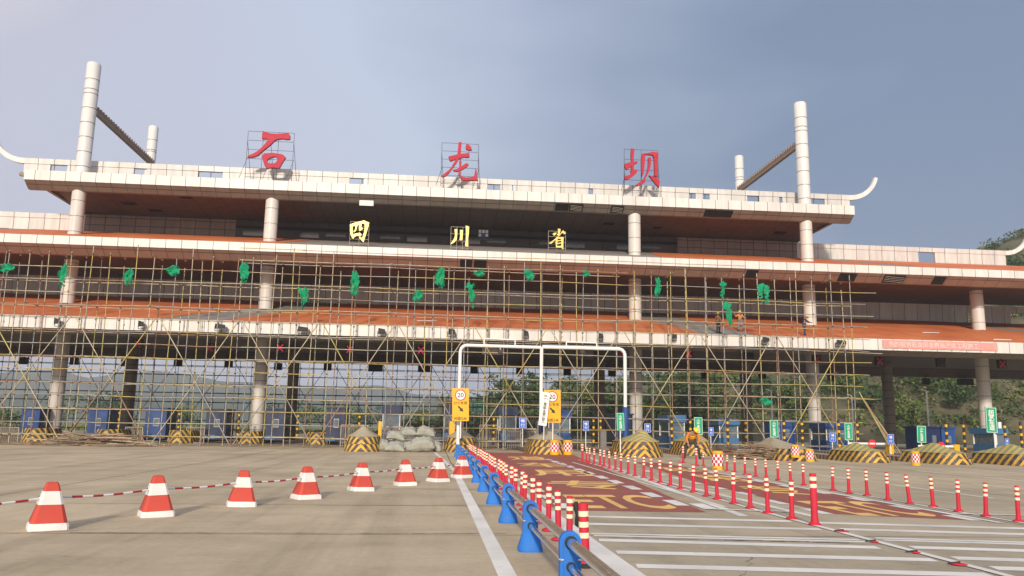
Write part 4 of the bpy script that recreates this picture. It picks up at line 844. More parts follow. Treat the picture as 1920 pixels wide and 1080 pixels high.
# barrier arms with no entry discs
for x0, x1, xd, y, Y, lab in ((1590, 1668, 1635, 831, 52.5, 'white barrier arm with a red no entry disc, right of the fourth column'), (1722, 1792, 1764, 836, 50, 'white barrier arm with a red no entry disc in front of the navy booth')):
    a, b_, d_ = P(x0, y, Y), P(x1, y+1, Y), P(xd, y, Y); root = empty('lane_barrier', (b_.x, Y, .28)); tag(root, lab, 'barrier', 'barrier arms with no entry discs')
    m = MB(); m.box(a.x, b_.x, Y, Y+.06, a.z-.06, a.z+.06, WHT); loc_part(m, 'arm', root)
    m = MB(); m.box(b_.x-.15, b_.x+.2, Y-.1, Y+.3, .28, a.z+.12, YELS); loc_part(m, 'cabinet', root)
    r_ = .27; m = MB(); m.prism([(d_.x+r_*math.cos(2*math.pi*k/24), Y-.03, a.z+r_*math.sin(2*math.pi*k/24)) for k in range(24)], (0, .02, 0), REDS); o = loc_part(m, 'disc', root)
    m = MB(); m.box(d_.x-.19, d_.x+.19, Y-.045, Y-.032, a.z-.05, a.z+.05, WHS); q = m.build('white_bar', None, root.location); q.location = (0, 0, 0); q.parent = o
# lane fences, cabinets, orange post
for x0, x1, yt, Y, lab in ((640, 690, 797, 61, 'low brown slatted lane fence behind the beige covered nose left of the sandbags'), (716, 755, 800, 60, 'low brown slatted lane fence behind the sandbags'), (945, 1005, 803, 60, 'grey slatted lane fence right of the open lane'), (900, 935, 797, 63, 'dark slatted lane fence left of the open lane'), (0, 36, 801, 64, 'slatted lane fence at the left edge of the plaza'), (236, 268, 801, 66, 'slatted lane fence between the second and third booths'), (350, 384, 801, 67, 'slatted lane fence between the third and fourth booths')):
    a, b_ = P(x0, yt, Y), P(x1, yt, Y); root = empty('lane_fence', ((a.x+b_.x)/2, Y, 0)); tag(root, lab, 'fence', 'slatted lane fences')
    m = MB(); n = int((b_.x-a.x)/.14); fm = mat('fence slat', (.17, .14, .12), .6, var=.2)
    for k in range(n+1): x = a.x+(b_.x-a.x)*k/n; m.box(x-.035, x+.035, Y, Y+.03, .1, a.z-.04, fm)
    m.box(a.x, b_.x, Y-.02, Y-.001, .3, .36, fm); m.box(a.x, b_.x, Y-.02, Y-.001, a.z-.25, a.z-.19, fm); loc_part(m, 'slats', root)
    m = MB(); m.tube((a.x, Y+.01, a.z), (b_.x, Y+.01, a.z), .035, THINL, 6); m.tube((a.x, Y, 0), (a.x, Y, a.z), .045, THINL, 6); m.tube((b_.x, Y, 0), (b_.x, Y, a.z), .045, THINL, 6); loc_part(m, 'frame', root)
for x0, y0, x1, Y, mt, z0, lab in ((1008, 790, 1024, 57, ROOFG, .28, 'grey equipment cabinet left of the white notice board pole'), (710, 790, 716, 56, YELS, 0, 'orange yellow pillar beside the sandbags'), (1126, 808, 1137, 50, mat('dull grey post', (.16, .15, .14), .7, var=.2), 0, 'dull grey post in front of the dark blue booth'), (843, 790, 853, 58, YELS, .28, 'yellow box beside the left gantry leg')):
    a, b_ = P(x0, y0, Y), P(x1, y0, Y); root = empty('equipment_cabinet', ((a.x+b_.x)/2, Y, z0)); tag(root, lab, 'cabinet')
    m = MB(); m.box(a.x, b_.x, Y, Y+.4, z0, a.z, mt); loc_part(m, 'case', root); m = MB(); m.box(a.x+.04, b_.x-.04, Y-.015, Y-.002, z0+.1, a.z-.15, mt); loc_part(m, 'door', root)

# ================================================================== GUARDRAIL, POSTS, CONES
gr = empty('guardrail', (1.4, 8.3, 0)); tag(gr, 'blue posted guardrail with two polished steel rails', 'guardrail')
PY = [4.9, 8.25, 11.55, 14.85, 18.3, 21.7, 25.1, 28.5, 31.9, 35.3, 38.7, 42.1, 45.3]
def rubber_ring(m, x, y, z, r_):
    m.tube((x, y-.012, z), (x, y, z), r_, RUBBER, 14)
base_prof = [(0, 0, 0), (.165, .15, .0), (.168, .15, .04), (.145, .12, .12), (.118, .085, .21), (.106, .06, .26)]
for i, y in enumerate(PY):
    m = MB(); x = 1.4; w_, t, top = .108, .05, .575
    arc = [(w_*math.cos(a), top+w_*math.sin(a)) for a in [math.pi*k/14 for k in range(15)]]
    m.prism([(x+a, y-t, b_) for a, b_ in [(.104, .20)]+arc+[(-.104, .20)]], (0, 2*t, 0), BLUEP)
    arc = [(.078*math.cos(a), top+.078*math.sin(a)) for a in [math.pi*k/14 for k in range(15)]]
    m.prism([(x+a, y-t-.014, b_) for a, b_ in [(.07, .26)]+arc+[(-.07, .26)]], (0, .013, 0), BLUEP)
    rubber_ring(m, x, y-t-.015, .575, .066); rubber_ring(m, x, y-t-.015, .345, .048); m.box(x-.110, x+.110, y-.062, y+.055, .405, .42, STEEL)
    po = m.build('post', None, gr.location); po.location = (0, 0, 0); po.parent = gr
    m = MB(); rr = []
    for hx, hy, z in base_prof[1:]: rr.append([(x-hx, y-hy*.6, z), (x-hx*.6, y-hy, z), (x+hx*.6, y-hy, z), (x+hx, y-hy*.6, z), (x+hx, y+hy*.6, z), (x+hx*.6, y+hy, z), (x-hx*.6, y+hy, z), (x-hx, y+hy*.6, z)])
    m.rings(rr, BLUEP, smooth=True); bo = m.build('base', None, gr.location); bo.location = (0, 0, 0); bo.parent = po
for z, r_ in ((.575, .052), (.345, .036)):
    m = MB()
    for a, b_ in zip(PY, PY[1:]): m.tube((1.4, a-.02, z), (1.4, b_+.02, z), r_, STEEL, 14, cap=True)
    m.tube((1.4, 3.2, z), (1.4, PY[0], z), r_, STEEL, 14); loc_part(m, 'rail', gr)

def delineator(h=.74, r_=.045, bands=(.44, .545, .65), bh=.055, rubber=False):
    root = empty('delineator_post', (0, 0, 0)); m = MB(); m.lathe([(r_*1.25, .02), (r_*1.05, .12), (r_, .2), (r_, h-.01), (r_*.8, h)], REDP, 14); o = m.build('post'); o.parent = root
    m = MB(); m.lathe([(.115, 0), (.115, .012), (.09, .03), (r_*1.3, .04)], RUBBER if rubber else REDP, 16); o = m.build('base'); o.parent = root
    for z in bands: m = MB(); m.lathe([(r_+.0035, z), (r_+.0035, z+bh)], CREAM, 14); o = m.build('reflective_band'); o.parent = root
    return root
protoD = delineator(); usedD = [False]
rd = random.Random(5)
def putD(x, y, label, grp, lean=(0, 0), proto=None, sc_=1.0):
    if proto is None:
        q = protoD if not usedD[0] else copy_tree(protoD); usedD[0] = True
    else: q = proto
    q.location = (x, y, .012 if y < 50 else 0); q.rotation_euler = (lean[1], lean[0], rd.random()*6); q.scale = (sc_, sc_, sc_)
    tag(q, label, 'delineator', grp); return q
y = 11.5; k = 0
while y < 46:
    putD(1.93+.012*(y-10)*.3+rd.uniform(-.03, .03), y, 'banded red and white post beside the blue guardrail, %s from the camera' % ORD[k+1], 'posts along the blue guardrail', (R(rd.uniform(-2, 2)), R(rd.uniform(-2, 2)))); y += 1.08+rd.uniform(-.06, .06); k += 1
fat = delineator(.76, .062, (.34, .47, .60), .065, True); putD(1.93, 10.25, 'thick red and white post on a black rubber foot, nearest along the guardrail', 'posts along the blue guardrail', (R(-2), 0), fat)
row1 = [(1485, 974), (1440, 962.5), (1407, 953.5), (1376, 945), (1345, 936.5), (1325, 931), (1300, 923.5), (1276, 917), (1257, 911), (1238, 905.5), (1221.7, 901.5), (1207, 896.5), (1190.5, 892.7), (1178, 889), (1164.5, 885.5), (1154, 881.5), (1143, 879), (1132.5, 875.5), (1125, 873), (1114, 870.5), (1105, 868.5), (1099.5, 867)]
for k, (px_, py) in enumerate(row1):
    g = G(px_, py); putD(g.x, g.y, 'red banded post, %s from the near end between the two red lanes' % ORD[k+1], 'posts between the two red lanes', (R(rd.uniform(-2, 2)), R(rd.uniform(-2, 2))))
g = G(1092, 865); putD(g.x, g.y, 'tallest far post, last in the row between the two red lanes', 'posts between the two red lanes', sc_=1.2)
big = delineator(.92, .062, (.66, .79), .07); g = G(1528, 985); putD(g.x, g.y, 'tall thick red post with two cream bands at the near end of the middle row', 'posts between the two red lanes', (0, 0), big)
row2 = [(1319, 874, 0), (1345, 880, 0), (1363, 884, 4), (1378, 886, 0), (1397, 890, 0), (1417, 894, 0), (1437, 898, 0), (1459, 901, 0), (1483, 908, 0), (1507, 910, 0), (1562, 920, 0), (1592, 926, 0), (1626, 930, 0), (1665, 938, 0), (1706, 945, -4.5), (1750, 951, 1), (1798, 960, 1), (1849, 969, -2.5), (1910, 979, 1.5)]
for k, (px_, py, ln) in enumerate(row2):
    g = G(px_, py)
    putD(g.x, g.y, {4: 'red banded post tilted to the right, far in the right hand row', -4.5: 'red banded post tilted to the left in the right hand row', -2.5: 'slightly left tilted post, second from the near end of the right hand row'}.get(ln, 'red banded post, %s from the far end of the right hand row' % ORD[k+2]), 'posts beyond the second red lane', (R(ln), R(rd.uniform(-1.5, 1.5))), sc_=.93)
for px_, py, lab in ((1281, 868, 'red banded post left of the stooping worker, first of the far right hand row'), (1306, 874, 'red banded post in front of the stooping worker')):
    g = G(px_, py); putD(g.x, g.y, lab, 'posts beyond the second red lane', sc_=1.15)
for i, (px_, py) in enumerate(((1580, 998), (1640, 1018), (1718, 1038), (1798, 1060))):
    g = G(px_, py); m = MB(); r_ = .105 if i in (0, 3) else .06; m.lathe([(r_, 0), (r_, .008), (r_*.7, .014), (r_*.4, .02), (0.01, .016)], REDP, 14); m.tube((-.14, .02, .012), (.02, 0, .03), .012, DKMET, 5)
    o = m.build('broken_post_base'); o.location = (g.x, g.y, .013); tag(o, ('flattened red base of a broken post, nearest the tall thick post', 'tiny red base remnant, second along the white line', 'small red base remnant, third along the white line', 'wide flattened red base of a broken post nearest the camera')[i], 'post base', 'broken post bases on the white line')
# black bag hanging between the nearest posts
m = MB(); m.rings([[(.05*math.cos(a)*w_+ox, .03*math.sin(a)*w_, z) for a in [2*math.pi*k/8 for k in range(8)]] for z, w_, ox in ((.40, .3, 0), (.43, .9, .0), (.50, 1.1, .01), (.56, .8, 0), (.60, .6, -.02), (.68, .9, -.03), (.73, .4, -.03))], RUBBER); o = m.build('black_bag'); o.location = (1.96, 10.9, 0); m = tag(o, 'small black bag hanging between the two nearest red and white posts', 'bag')

# cones
def cone_proto():
    root = empty('traffic_cone', (0, 0, 0)); ang = R(28); c_, s_ = math.cos(ang), math.sin(ang)
    def sq(hw, z, ch=.28): 
        k = hw*(1-ch); pts = [(-k, -hw), (k, -hw), (hw, -k), (hw, k), (k, hw), (-k, hw), (-hw, k), (-hw, -k)]
        return [(a*c_-b_*s_, a*s_+b_*c_, z) for a, b_ in pts]
    def hw(z): return .258-(z-.10)/(.70-.10)*(.258-.086)
    def seg(nm, z0, z1, mt, o_=0.0, ch=.22):
        m = MB(); m.rings([sq(hw(z0)+o_, z0, ch), sq(hw(z1)+o_, z1, ch)], mt, smooth=False); q = m.build(nm); q.parent = root; return q
    m = MB(); m.rings([sq(.282, 0, .12), sq(.278, .06, .12), sq(.262, .105, .15)], CONEW, smooth=False); q = m.build('base'); q.parent = root
    seg('body', .106, .70, ORANGE); seg('white_band', .38, .58, CONEW, .004)
    m = MB(); m.rings([sq(.083, .701, .3), sq(.07, .713, .3)], ORANGE, smooth=False); q = m.build('cap'); q.parent = root
    for s2 in (-1, 1):
        m = MB(); p = []; 
        for k in range(9): a = math.pi*k/8; p.append((s2*(.125+.05*math.sin(a)), -.12*0-.02, .47+.035*math.cos(a)))
        m.path(p, .008, DKMET, 5); q = m.build('hook'); q.parent = root
    return root
c0 = cone_proto(); cones = [(-5.95, 13.72), (-4.92, 15.6), (-3.85, 17.5), (-2.82, 19.3), (-1.78, 21.6), (-.72, 23.7), (.22, 25.4), (1.02, 27.3)]
nm_ = ['leftmost and nearest', 'second from the left', 'third from the left', 'fourth from the left', 'fourth from the guardrail', 'third from the guardrail', 'second from the guardrail', 'standing against the guardrail at the head of the white line']
cc = [(-7.0, 11.7)]+cones
for i, (x, y) in enumerate(cones):
    q = c0 if i == 0 else copy_tree(c0); q.location = (x, y, 0); q.rotation_euler = (0, 0, R(rd.uniform(-14, 14)) if i else 0); q.rotation_euler.x = R((0, 1.2, -.8, .6, -1.3, .9, 0, -.7)[i]); q.rotation_euler.y = R((.6, -1.0, 1.3, 0, .8, -1.2, .7, 0)[i]); tag(q, 'red and white traffic cone, '+nm_[i], 'traffic cone', 'traffic cones across the left lanes')
for i in range(len(cc)-1):
    a = Vector((*cc[i], .47)); b_ = Vector((*cc[i+1], .47)); d = (b_-a); ln = d.length; d.normalize(); a = a+d*.17; b_ = b_-d*.17; n = 9
    m = MB(); root = empty('barrier_pole', a); tag(root, 'red and white striped pole '+('left of the nearest cone' if i == 0 else 'joining the %s and %s cones from the left' % (('first', 'second', 'third', 'fourth', 'fifth', 'sixth', 'seventh')[i-1], ('second', 'third', 'fourth', 'fifth', 'sixth', 'seventh', 'last')[i-1])), 'pole', 'striped poles linking the cones')
    for k in range(n):
        p = a.lerp(b_, k/n); q = a.lerp(b_, (k+1)/n); p.z -= .03*math.sin(math.pi*k/n); q.z -= .03*math.sin(math.pi*(k+1)/n); m.tube(p, q, .019, WHT if k % 2 == 0 else REDC, 8)
    loc_part(m, 'pole', root)
    m = MB(); m.tube(a-d*.05, a+d*.02, .03, WHT, 8); m.tube(b_-d*.02, b_+d*.05, .03, WHT, 8); loc_part(m, 'end_cap', root)

# checkered barrels
for i, (x, yb, yt, Y_, w_, lab) in enumerate(((1041, 853, 826, 0, 18, 'yellow barrel with red and white checks, left of the pair on the striped nose'), (1066, 853, 826, 0, 18, 'yellow barrel with red and white checks, right of the pair on the striped nose'), (1350, 882, 846, 0, 22, 'square shouldered checkered barrel standing in the road among the posts'), (1495, 858, 834, 44.6, 16, 'checkered barrel lifted up on the nose beside the scrap heap'), (1522, 866, 842, 0, 16, 'checkered barrel on the ground right of the beige covered nose'), (1722, 873, 846, 0, 16, 'checkered barrel in front of the steep yellow covered nose'))):
    if Y_: p = P(x, yb, Y_); z0 = p.z
    else: p = G(x, yb); z0 = 0.0
    sc_ = p.y/FPX; r_ = w_*sc_/2; h_ = (yb-yt)*sc_; root = empty('crash_barrel', (p.x, p.y+r_, z0)); tag(root, lab, 'barrel', 'checkered barrels by the islands')
    m = MB(); m.lathe([(r_*.98, 0), (r_, h_*.1), (r_*.96, h_*.3), (r_*.92, h_*.85), (r_*.98, h_*.9), (r_*.95, h_*.96), (r_*.6, h_)], YELS, 20); q = m.build('drum'); q.parent = root
    m = MB(); nr, na = 4, 16
    for a in range(na):
        for k in range(nr):
            z1, z2 = h_*(.22+.60*k/nr), h_*(.22+.60*(k+1)/nr); t1, t2 = 2*math.pi*a/na, 2*math.pi*(a+1)/na; rr = r_*1.012
            m.add([(rr*math.cos(t1), rr*math.sin(t1), z1), (rr*math.cos(t2), rr*math.sin(t2), z1), (rr*math.cos(t2), rr*math.sin(t2), z2), (rr*math.cos(t1), rr*math.sin(t1), z2)], [(0, 1, 2, 3)], REDP if (a+k) % 2 else WHT)
    q = m.build('checkered_band', fix=False); q.parent = root

# sandbags
bags = [(720, 845, 19, 22, 52.5, 0, 'pale upright sack at the left end of the sack pile'), (741, 845, 34, 17, 52.0, .05, 'flattened sack second from left in the bottom row'), (742, 828, 32, 17, 52.6, .1, 'sack resting on top at the left of the pile'), (765, 819, 28, 16, 52.9, -.1, 'highest sack near the middle of the pile'), (763, 845, 26, 17, 52.4, 0, 'small sack in the middle of the bottom row'), (791, 845, 44, 25, 52.2, -.08, 'largest slumped sack at the right of the bottom row'), (798, 821, 32, 18, 52.8, .08, 'broad sack on top at the right of the pile'), (817, 840, 20, 20, 52.9, .4, 'slanting sack at the right end of the pile')]
for i, (x, yb, w_, h_, Y, rot, lab) in enumerate(bags):
    sc_ = Y/FPX; p = P(x, yb, Y); W, H_, D = w_*sc_/2, h_*sc_/2, .38; z0 = max(0, 0 if yb > 839 else p.z+.02); m = MB(); n = 22; vs = []; fs = []
    for sd in (1, -1):
        for a in range(n+1):
            for b_ in range(n+1):
                u, v = 2*a/n-1, 2*b_/n-1; th = (max(0, (1-u**4))*max(0, (1-v**4)))**.42; k = 1+.10*abs(u*v)
                q = Vector((u*W*k*(1-.06*(1-abs(v))), v*D*k*(1-.10*(1-abs(u))), sd*H_*th*(1.0 if sd > 0 else .75)))
                nn = .16*noise.noise(q*1.9+Vector((i*5, 0, 0)))+.10*noise.noise(q*5+Vector((0, i, 0)))+.06*abs(noise.noise(Vector((q.x*4, q.y*13, i))))
                q.z += H_*nn*1.3*(.3+th); q.x += W*.10*noise.noise(q*2+Vector((9, i, 0)))
                q.z -= .10*W*(q.x/W)**2; q = Matrix.Rotation(R(24), 3, 'X') @ q; q = Matrix.Rotation(rot, 3, 'Y') @ q; vs.append(q)
    for sd in (0, 1):
        for a in range(n):
            for b_ in range(n):
                k = sd*(n+1)**2+a*(n+1)+b_; f_ = (k, k+n+1, k+n+2, k+1); fs.append(f_ if sd == 0 else f_[::-1])
    zm = min(q.z for q in vs)+.03; vs = [(q.x, q.y, max(q.z-zm, 0)) for q in vs]
    m.add(vs, fs, BAG, True); m.tube((W*.93, -.05, H_*.9), (W*1.10, -.07, H_*1.0), .04, BAG, 6, r2=.09); o = m.build('sandbag'); o.location = (p.x, Y, z0); tag(o, lab, 'sandbag', 'grey sacks piled between two islands')

# ================================================================== PEOPLE
def skin_obj(name, pts, edges, radii, m, parent, sub=2):
    me = bpy.data.meshes.new(name); me.from_pydata([tuple(p) for p in pts], edges, []); o = bpy.data.objects.new(name, me); COL.objects.link(o)
    sk = o.modifiers.new('skin', 'SKIN'); sk.use_smooth_shade = True
    if not me.skin_vertices: 
        pass
    for i, v in enumerate(me.skin_vertices[0].data): v.radius = (radii[i], radii[i]); v.use_root = (i == 0)
    ss = o.modifiers.new('sub', 'SUBSURF'); ss.levels = sub; ss.render_levels = sub
    bpy.context.view_layer.update(); ev = o.evaluated_get(bpy.context.evaluated_depsgraph_get()); m2 = bpy.data.meshes.new_from_object(ev)
    o.modifiers.clear(); o.data = m2; bpy.data.meshes.remove(me); m2.materials.clear(); m2.materials.append(m)
    for p in m2.polygons: p.use_smooth = True
    o.parent = parent; return o
def person(loc, rz, label, pose, top, legs, grp=None, s_=1.0):
    root = empty('person', loc, rz); root.scale = (s_, s_, s_); tag(root, label, 'person', grp)
    J = pose
    names = ['pelvis', 'waist', 'chest', 'neck', 'head', 'headtop', 'lsh', 'lel', 'lwr', 'rsh', 'rel', 'rwr', 'lhip', 'lkn', 'lan', 'lto', 'rhip', 'rkn', 'ran', 'rto']
    rad = dict(pelvis=.13, waist=.12, chest=.14, neck=.055, head=.085, headtop=.08, lsh=.06, lel=.045, lwr=.03, rsh=.06, rel=.045, rwr=.03, lhip=.09, lkn=.06, lan=.04, lto=.035, rhip=.09, rkn=.06, ran=.04, rto=.035)
    V = [Vector(J[n]) for n in names]; ix = {n: i for i, n in enumerate(names)}
    E_ = [('pelvis', 'waist'), ('waist', 'chest'), ('chest', 'neck'), ('neck', 'head'), ('head', 'headtop'), ('chest', 'lsh'), ('lsh', 'lel'), ('lel', 'lwr'), ('chest', 'rsh'), ('rsh', 'rel'), ('rel', 'rwr'), ('pelvis', 'lhip'), ('lhip', 'lkn'), ('lkn', 'lan'), ('lan', 'lto'), ('pelvis', 'rhip'), ('rhip', 'rkn'), ('rkn', 'ran'), ('ran', 'rto')]
    # hands: palm and five fingers
    pts = list(V); ed = [(ix[a], ix[b_]) for a, b_ in E_]; rr = [rad[n] for n in names]
    for sd_ in 'lr':
        wr, el = Vector(J[sd_+'wr']), Vector(J[sd_+'el']); d = (wr-el).normalized(); sdv = d.cross(Vector((0, 1, 0))).normalized(); k = len(pts); pts.append(wr+d*.07); rr.append(.032); ed.append((ix[sd_+'wr'], k))
        for q in range(5):
            off = sdv*(.028*(q-1.5)) if q < 4 else sdv*-.05; a = wr+d*(.10 if q < 4 else .05)+off; b_ = a+d*(.055+.012*(q in (1, 2)))*(1 if q < 4 else .7)+Vector((0, -.02, 0)); kk = len(pts); pts += [a, b_]; rr += [.011, .009]; ed += [(k, kk), (kk, kk+1)]
    skin_obj('body', pts, ed, rr, SKIN, root)
    def cloth(nm, sel, es, grow, m_):
        p_ = [Vector(J[n]) for n in sel]; i2 = {n: i for i, n in enumerate(sel)}; skin_obj(nm, p_, [(i2[a], i2[b_]) for a, b_ in es], [rad[n]+grow for n in sel], m_, root)
    cloth('jacket', ['chest', 'waist', 'pelvis', 'lsh', 'lel', 'lwr', 'rsh', 'rel', 'rwr'], [('chest', 'waist'), ('waist', 'pelvis'), ('chest', 'lsh'), ('lsh', 'lel'), ('lel', 'lwr'), ('chest', 'rsh'), ('rsh', 'rel'), ('rel', 'rwr')], .022, top)
    cloth('trousers', ['pelvis', 'lhip', 'lkn', 'lan', 'rhip', 'rkn', 'ran'], [('pelvis', 'lhip'), ('lhip', 'lkn'), ('lkn', 'lan'), ('pelvis', 'rhip'), ('rhip', 'rkn'), ('rkn', 'ran')], .025, legs)
    for sd_ in 'lr':
        a, b_ = Vector(J[sd_+'an']), Vector(J[sd_+'to']); m = MB(); m.tube(a+Vector((0, .03, -.02)), b_+Vector((0, 0, 0)), .058, RUBBER, 8, r2=.05); o = m.build('boot'); o.parent = root
    h, n_ = Vector(J['headtop']), Vector(J['head']); ax = (h-n_).normalized(); q = ax.to_track_quat('Z', 'Y'); m = MB(); c = n_+ax*.04
    rings = []
    for r_, z in ((.150, .0), (.128, .01), (.125, .05), (.105, .10), (.06, .135), (.01, .145)): rings.append([tuple(c+q @ Vector((r_*math.cos(t), r_*1.1*math.sin(t), z))) for t in [2*math.pi*k/14 for k in range(14)]])
    m.rings(rings, HELM); o = m.build('helmet'); o.parent = root
    fd = Vector((0, -1, 0)); fd = (fd-ax*fd.dot(ax)).normalized(); sdv = ax.cross(fd); m = MB(); fc = n_+fd*.088-ax*.005
    for k in (-1, 1): m.box(*sum(([v-.012, v+.012] for v in (fc+sdv*.032*k+ax*.012)), []), BLK)
    m.tube(fc+ax*.01, fc+fd*.018-ax*.03, .012, SKIN, 6); m.tube(fc-ax*.055+sdv*.025, fc-ax*.055-sdv*.025, .006, REDC, 5); o = m.build('face'); o.parent = root
    if top in (VEST, KHAKI):
        m = MB(); c_ = Vector(J['chest']); w2 = Vector(J['waist']); ax2 = (c_-w2).normalized(); qq = ax2.to_track_quat('Z', 'Y'); mid = c_.lerp(w2, .6)
        for dz in (-.05, .07): m.rings([[tuple(mid+ax2*(dz+z)+qq @ Vector((.172*math.cos(t), .172*math.sin(t), 0))) for t in [2*math.pi*k/16 for k in range(16)]] for z in (0, .035)], YELS if top is VEST else VEST)
        o = m.build('reflective_strip'); o.parent = root
stand = dict(pelvis=(0, 0, .95), waist=(0, 0, 1.1), chest=(0, 0, 1.33), neck=(0, 0, 1.49), head=(0, -.02, 1.6), headtop=(0, -.02, 1.68), lsh=(-.19, 0, 1.40), lel=(-.25, .02, 1.13), lwr=(-.24, -.08, .90), rsh=(.19, 0, 1.40), rel=(.26, -.02, 1.14), rwr=(.16, -.22, 1.02), lhip=(-.10, 0, .88), lkn=(-.12, -.03, .48), lan=(-.13, 0, .09), lto=(-.14, -.15, .05), rhip=(.10, 0, .88), rkn=(.13, -.04, .48), ran=(.13, .02, .09), rto=(.15, -.13, .05))
st2 = dict(stand, lel=(-.36, -.05, 1.22), lwr=(-.46, -.2, 1.40), rel=(.28, -.1, 1.16), rwr=(.40, -.25, 1.12))
st3 = dict(stand, chest=(.05, -.10, 1.30), neck=(.09, -.16, 1.44), head=(.11, -.22, 1.53), headtop=(.13, -.25, 1.60), lsh=(-.12, -.10, 1.36), lel=(-.15, -.28, 1.16), lwr=(-.05, -.45, 1.08), rsh=(.23, -.10, 1.36), rel=(.27, -.28, 1.14), rwr=(.18, -.48, 1.10))
stoop = dict(stand, pelvis=(0, .12, .90), waist=(0, .03, 1.04), chest=(.03, -.16, 1.20), neck=(.08, -.30, 1.29), head=(.13, -.38, 1.34), headtop=(.19, -.42, 1.40), lsh=(-.17, -.18, 1.22), lel=(-.28, -.24, .97), lwr=(-.22, -.36, .74), rsh=(.23, -.18, 1.22), rel=(.33, -.26, .98), rwr=(.26, -.40, .76), lhip=(-.12, .12, .84), lkn=(-.30, -.04, .47), lan=(-.36, .06, .09), lto=(-.40, -.10, .05), rhip=(.12, .12, .84), rkn=(.30, -.04, .47), ran=(.36, .06, .09), rto=(.40, -.10, .05))
def roofz(y): return 8.98+(y-60.35)*.2384
person((22.1, 61.2, roofz(61.2)), R(25), 'person in brown workwear and pale helmet, left of the three workers on the roof', stand, KHAKI, DARKT, 'workers on the lower roof', .93)
person((24.6, 63.0, roofz(63.0)), R(-10), 'person in orange vest and grey trousers with one arm raised on the roof strip', st2, VEST, GREYT, 'workers on the lower roof', .95)
person((29.2, 61.3, roofz(61.3)), R(60), 'person in navy workwear and yellow helmet leaning forward by the fourth column', st3, NAVY, NAVY, 'workers on the lower roof', .95)
g = G(1300, 861); person((g.x, g.y+.2, 0), R(-12), 'person in orange vest and yellow helmet stooping with legs apart beside an island nose', stoop, VEST, DARKT, None, 1.2)

# ================================================================== DEBRIS
def rods(name, cx, cy, lx, ly, n, hmax, label, seed, ln=(.9, 3.6)):
    r2 = random.Random(seed); m = MB()
    for k in range(n):
        x = cx+r2.gauss(0, .38)*lx; y = cy+r2.gauss(0, .35)*ly; u = max(0, 1-abs(x-cx)/lx); z = .03+hmax*u*r2.random(); l_ = r2.uniform(*ln)/2; a = r2.gauss(0, .75)+(math.pi if r2.random() < .5 else 0)
        d = Vector((math.cos(a)*l_, math.sin(a)*l_*.7, r2.uniform(-.12, .16)*l_*(1 if z > .2 else .3))); p = Vector((x, y, z))-d; q = Vector((x, y, z))+d; p.z = max(.02, p.z); q.z = max(.02, q.z)
        m.tube(p, q, r2.uniform(.016, .035), r2.choice([BAMB, BAMB, PIPES[2], PIPES[0]]), 5)
    o = m.build(name); tag(o, label, 'rod pile', kind='stuff'); return o
rods('rod_pile', -21.8, 55.9, 4.4, 1.4, 250, .8, 'tangled pile of rusty rods and bamboo on the ground below the left booths', 3)
rods('scrap_heap', 19.3, 47.0, 2.3, 1.2, 170, 1.0, 'tangled heap of scrap wire and rods between the chevron noses at right', 5, (.5, 1.8))
for i, (x, y, lab) in enumerate(((1372, 836, 'left brown dry bush behind the scrap heap'), (1343, 838, 'small brown dry bush left of the scrap heap'), (1403, 838, 'grey brown dry bush at the foot of the pale booth'))):
    p = P(x, y, 53); m = MB(); r2 = random.Random(i)
    for k in range(120):
        d = Vector((r2.gauss(0, 1), r2.gauss(0, 1), abs(r2.gauss(0, .9)))).normalized()*r2.uniform(.4, .8); m.tube((0, 0, 0), d, .018, BAMB if k % 3 else PIPES[2], 3, r2=.006, cap=False)
    root = empty('dry_bush', (p.x, 53, .28)); tag(root, lab, 'bush', 'dry bushes on the island'); o = m.build('twigs'); o.parent = root
# concrete lump and rubble by the left rods
for x, y, Y, s_, lab in ((372, 828, 61, .35, 'small beige block on the ground between the third and fourth island noses'), (282, 833, 59.5, .5, 'pale crumpled sheet at the right end of the rod pile')):
    p = P(x, y, Y); m = MB(); m.rings([[(s_*(1+.2*math.sin(k*2.1))*math.cos(a), .6*s_*math.sin(a), z*s_) for k, a in enumerate([2*math.pi*q/9 for q in range(9)])] for z in (0, .4, .55)], CONC, smooth=False); o = m.build('rubble_block'); o.location = (p.x, Y, 0); tag(o, lab, 'rubble')

# ================================================================== VEGETATION
LEAF = []
for i, c in enumerate(((.055, .10, .022), (.09, .135, .028), (.14, .17, .045), (.035, .065, .02), (.20, .18, .065))):
    m_ = mat(f'foliage {i}', c, .75, var=.3, vs=.6); LEAF.append(m_)
def leaves(m, c, rx, ry, rz_, n, sz, r2, pal):
    for k in range(n):
        d = Vector((r2.gauss(0, 1), r2.gauss(0, 1), r2.gauss(0, 1))).normalized()*(r2.random()**.4); p = Vector((c[0]+d.x*rx, c[1]+d.y*ry, c[2]+d.z*rz_))
        u = Vector((r2.gauss(0, 1), r2.gauss(0, 1), r2.gauss(0, .6))).normalized(); v = u.cross(Vector((r2.gauss(0, 1), r2.gauss(0, 1), r2.gauss(0, 1)))).normalized(); s_ = sz*r2.uniform(.6, 1.4)
        m.add([p-u*s_, p-v*s_*.55, p+u*s_, p+v*s_*.55], [(0, 1, 2, 3)], pal[r2.randrange(len(pal))])
r2 = random.Random(21); m = MB()
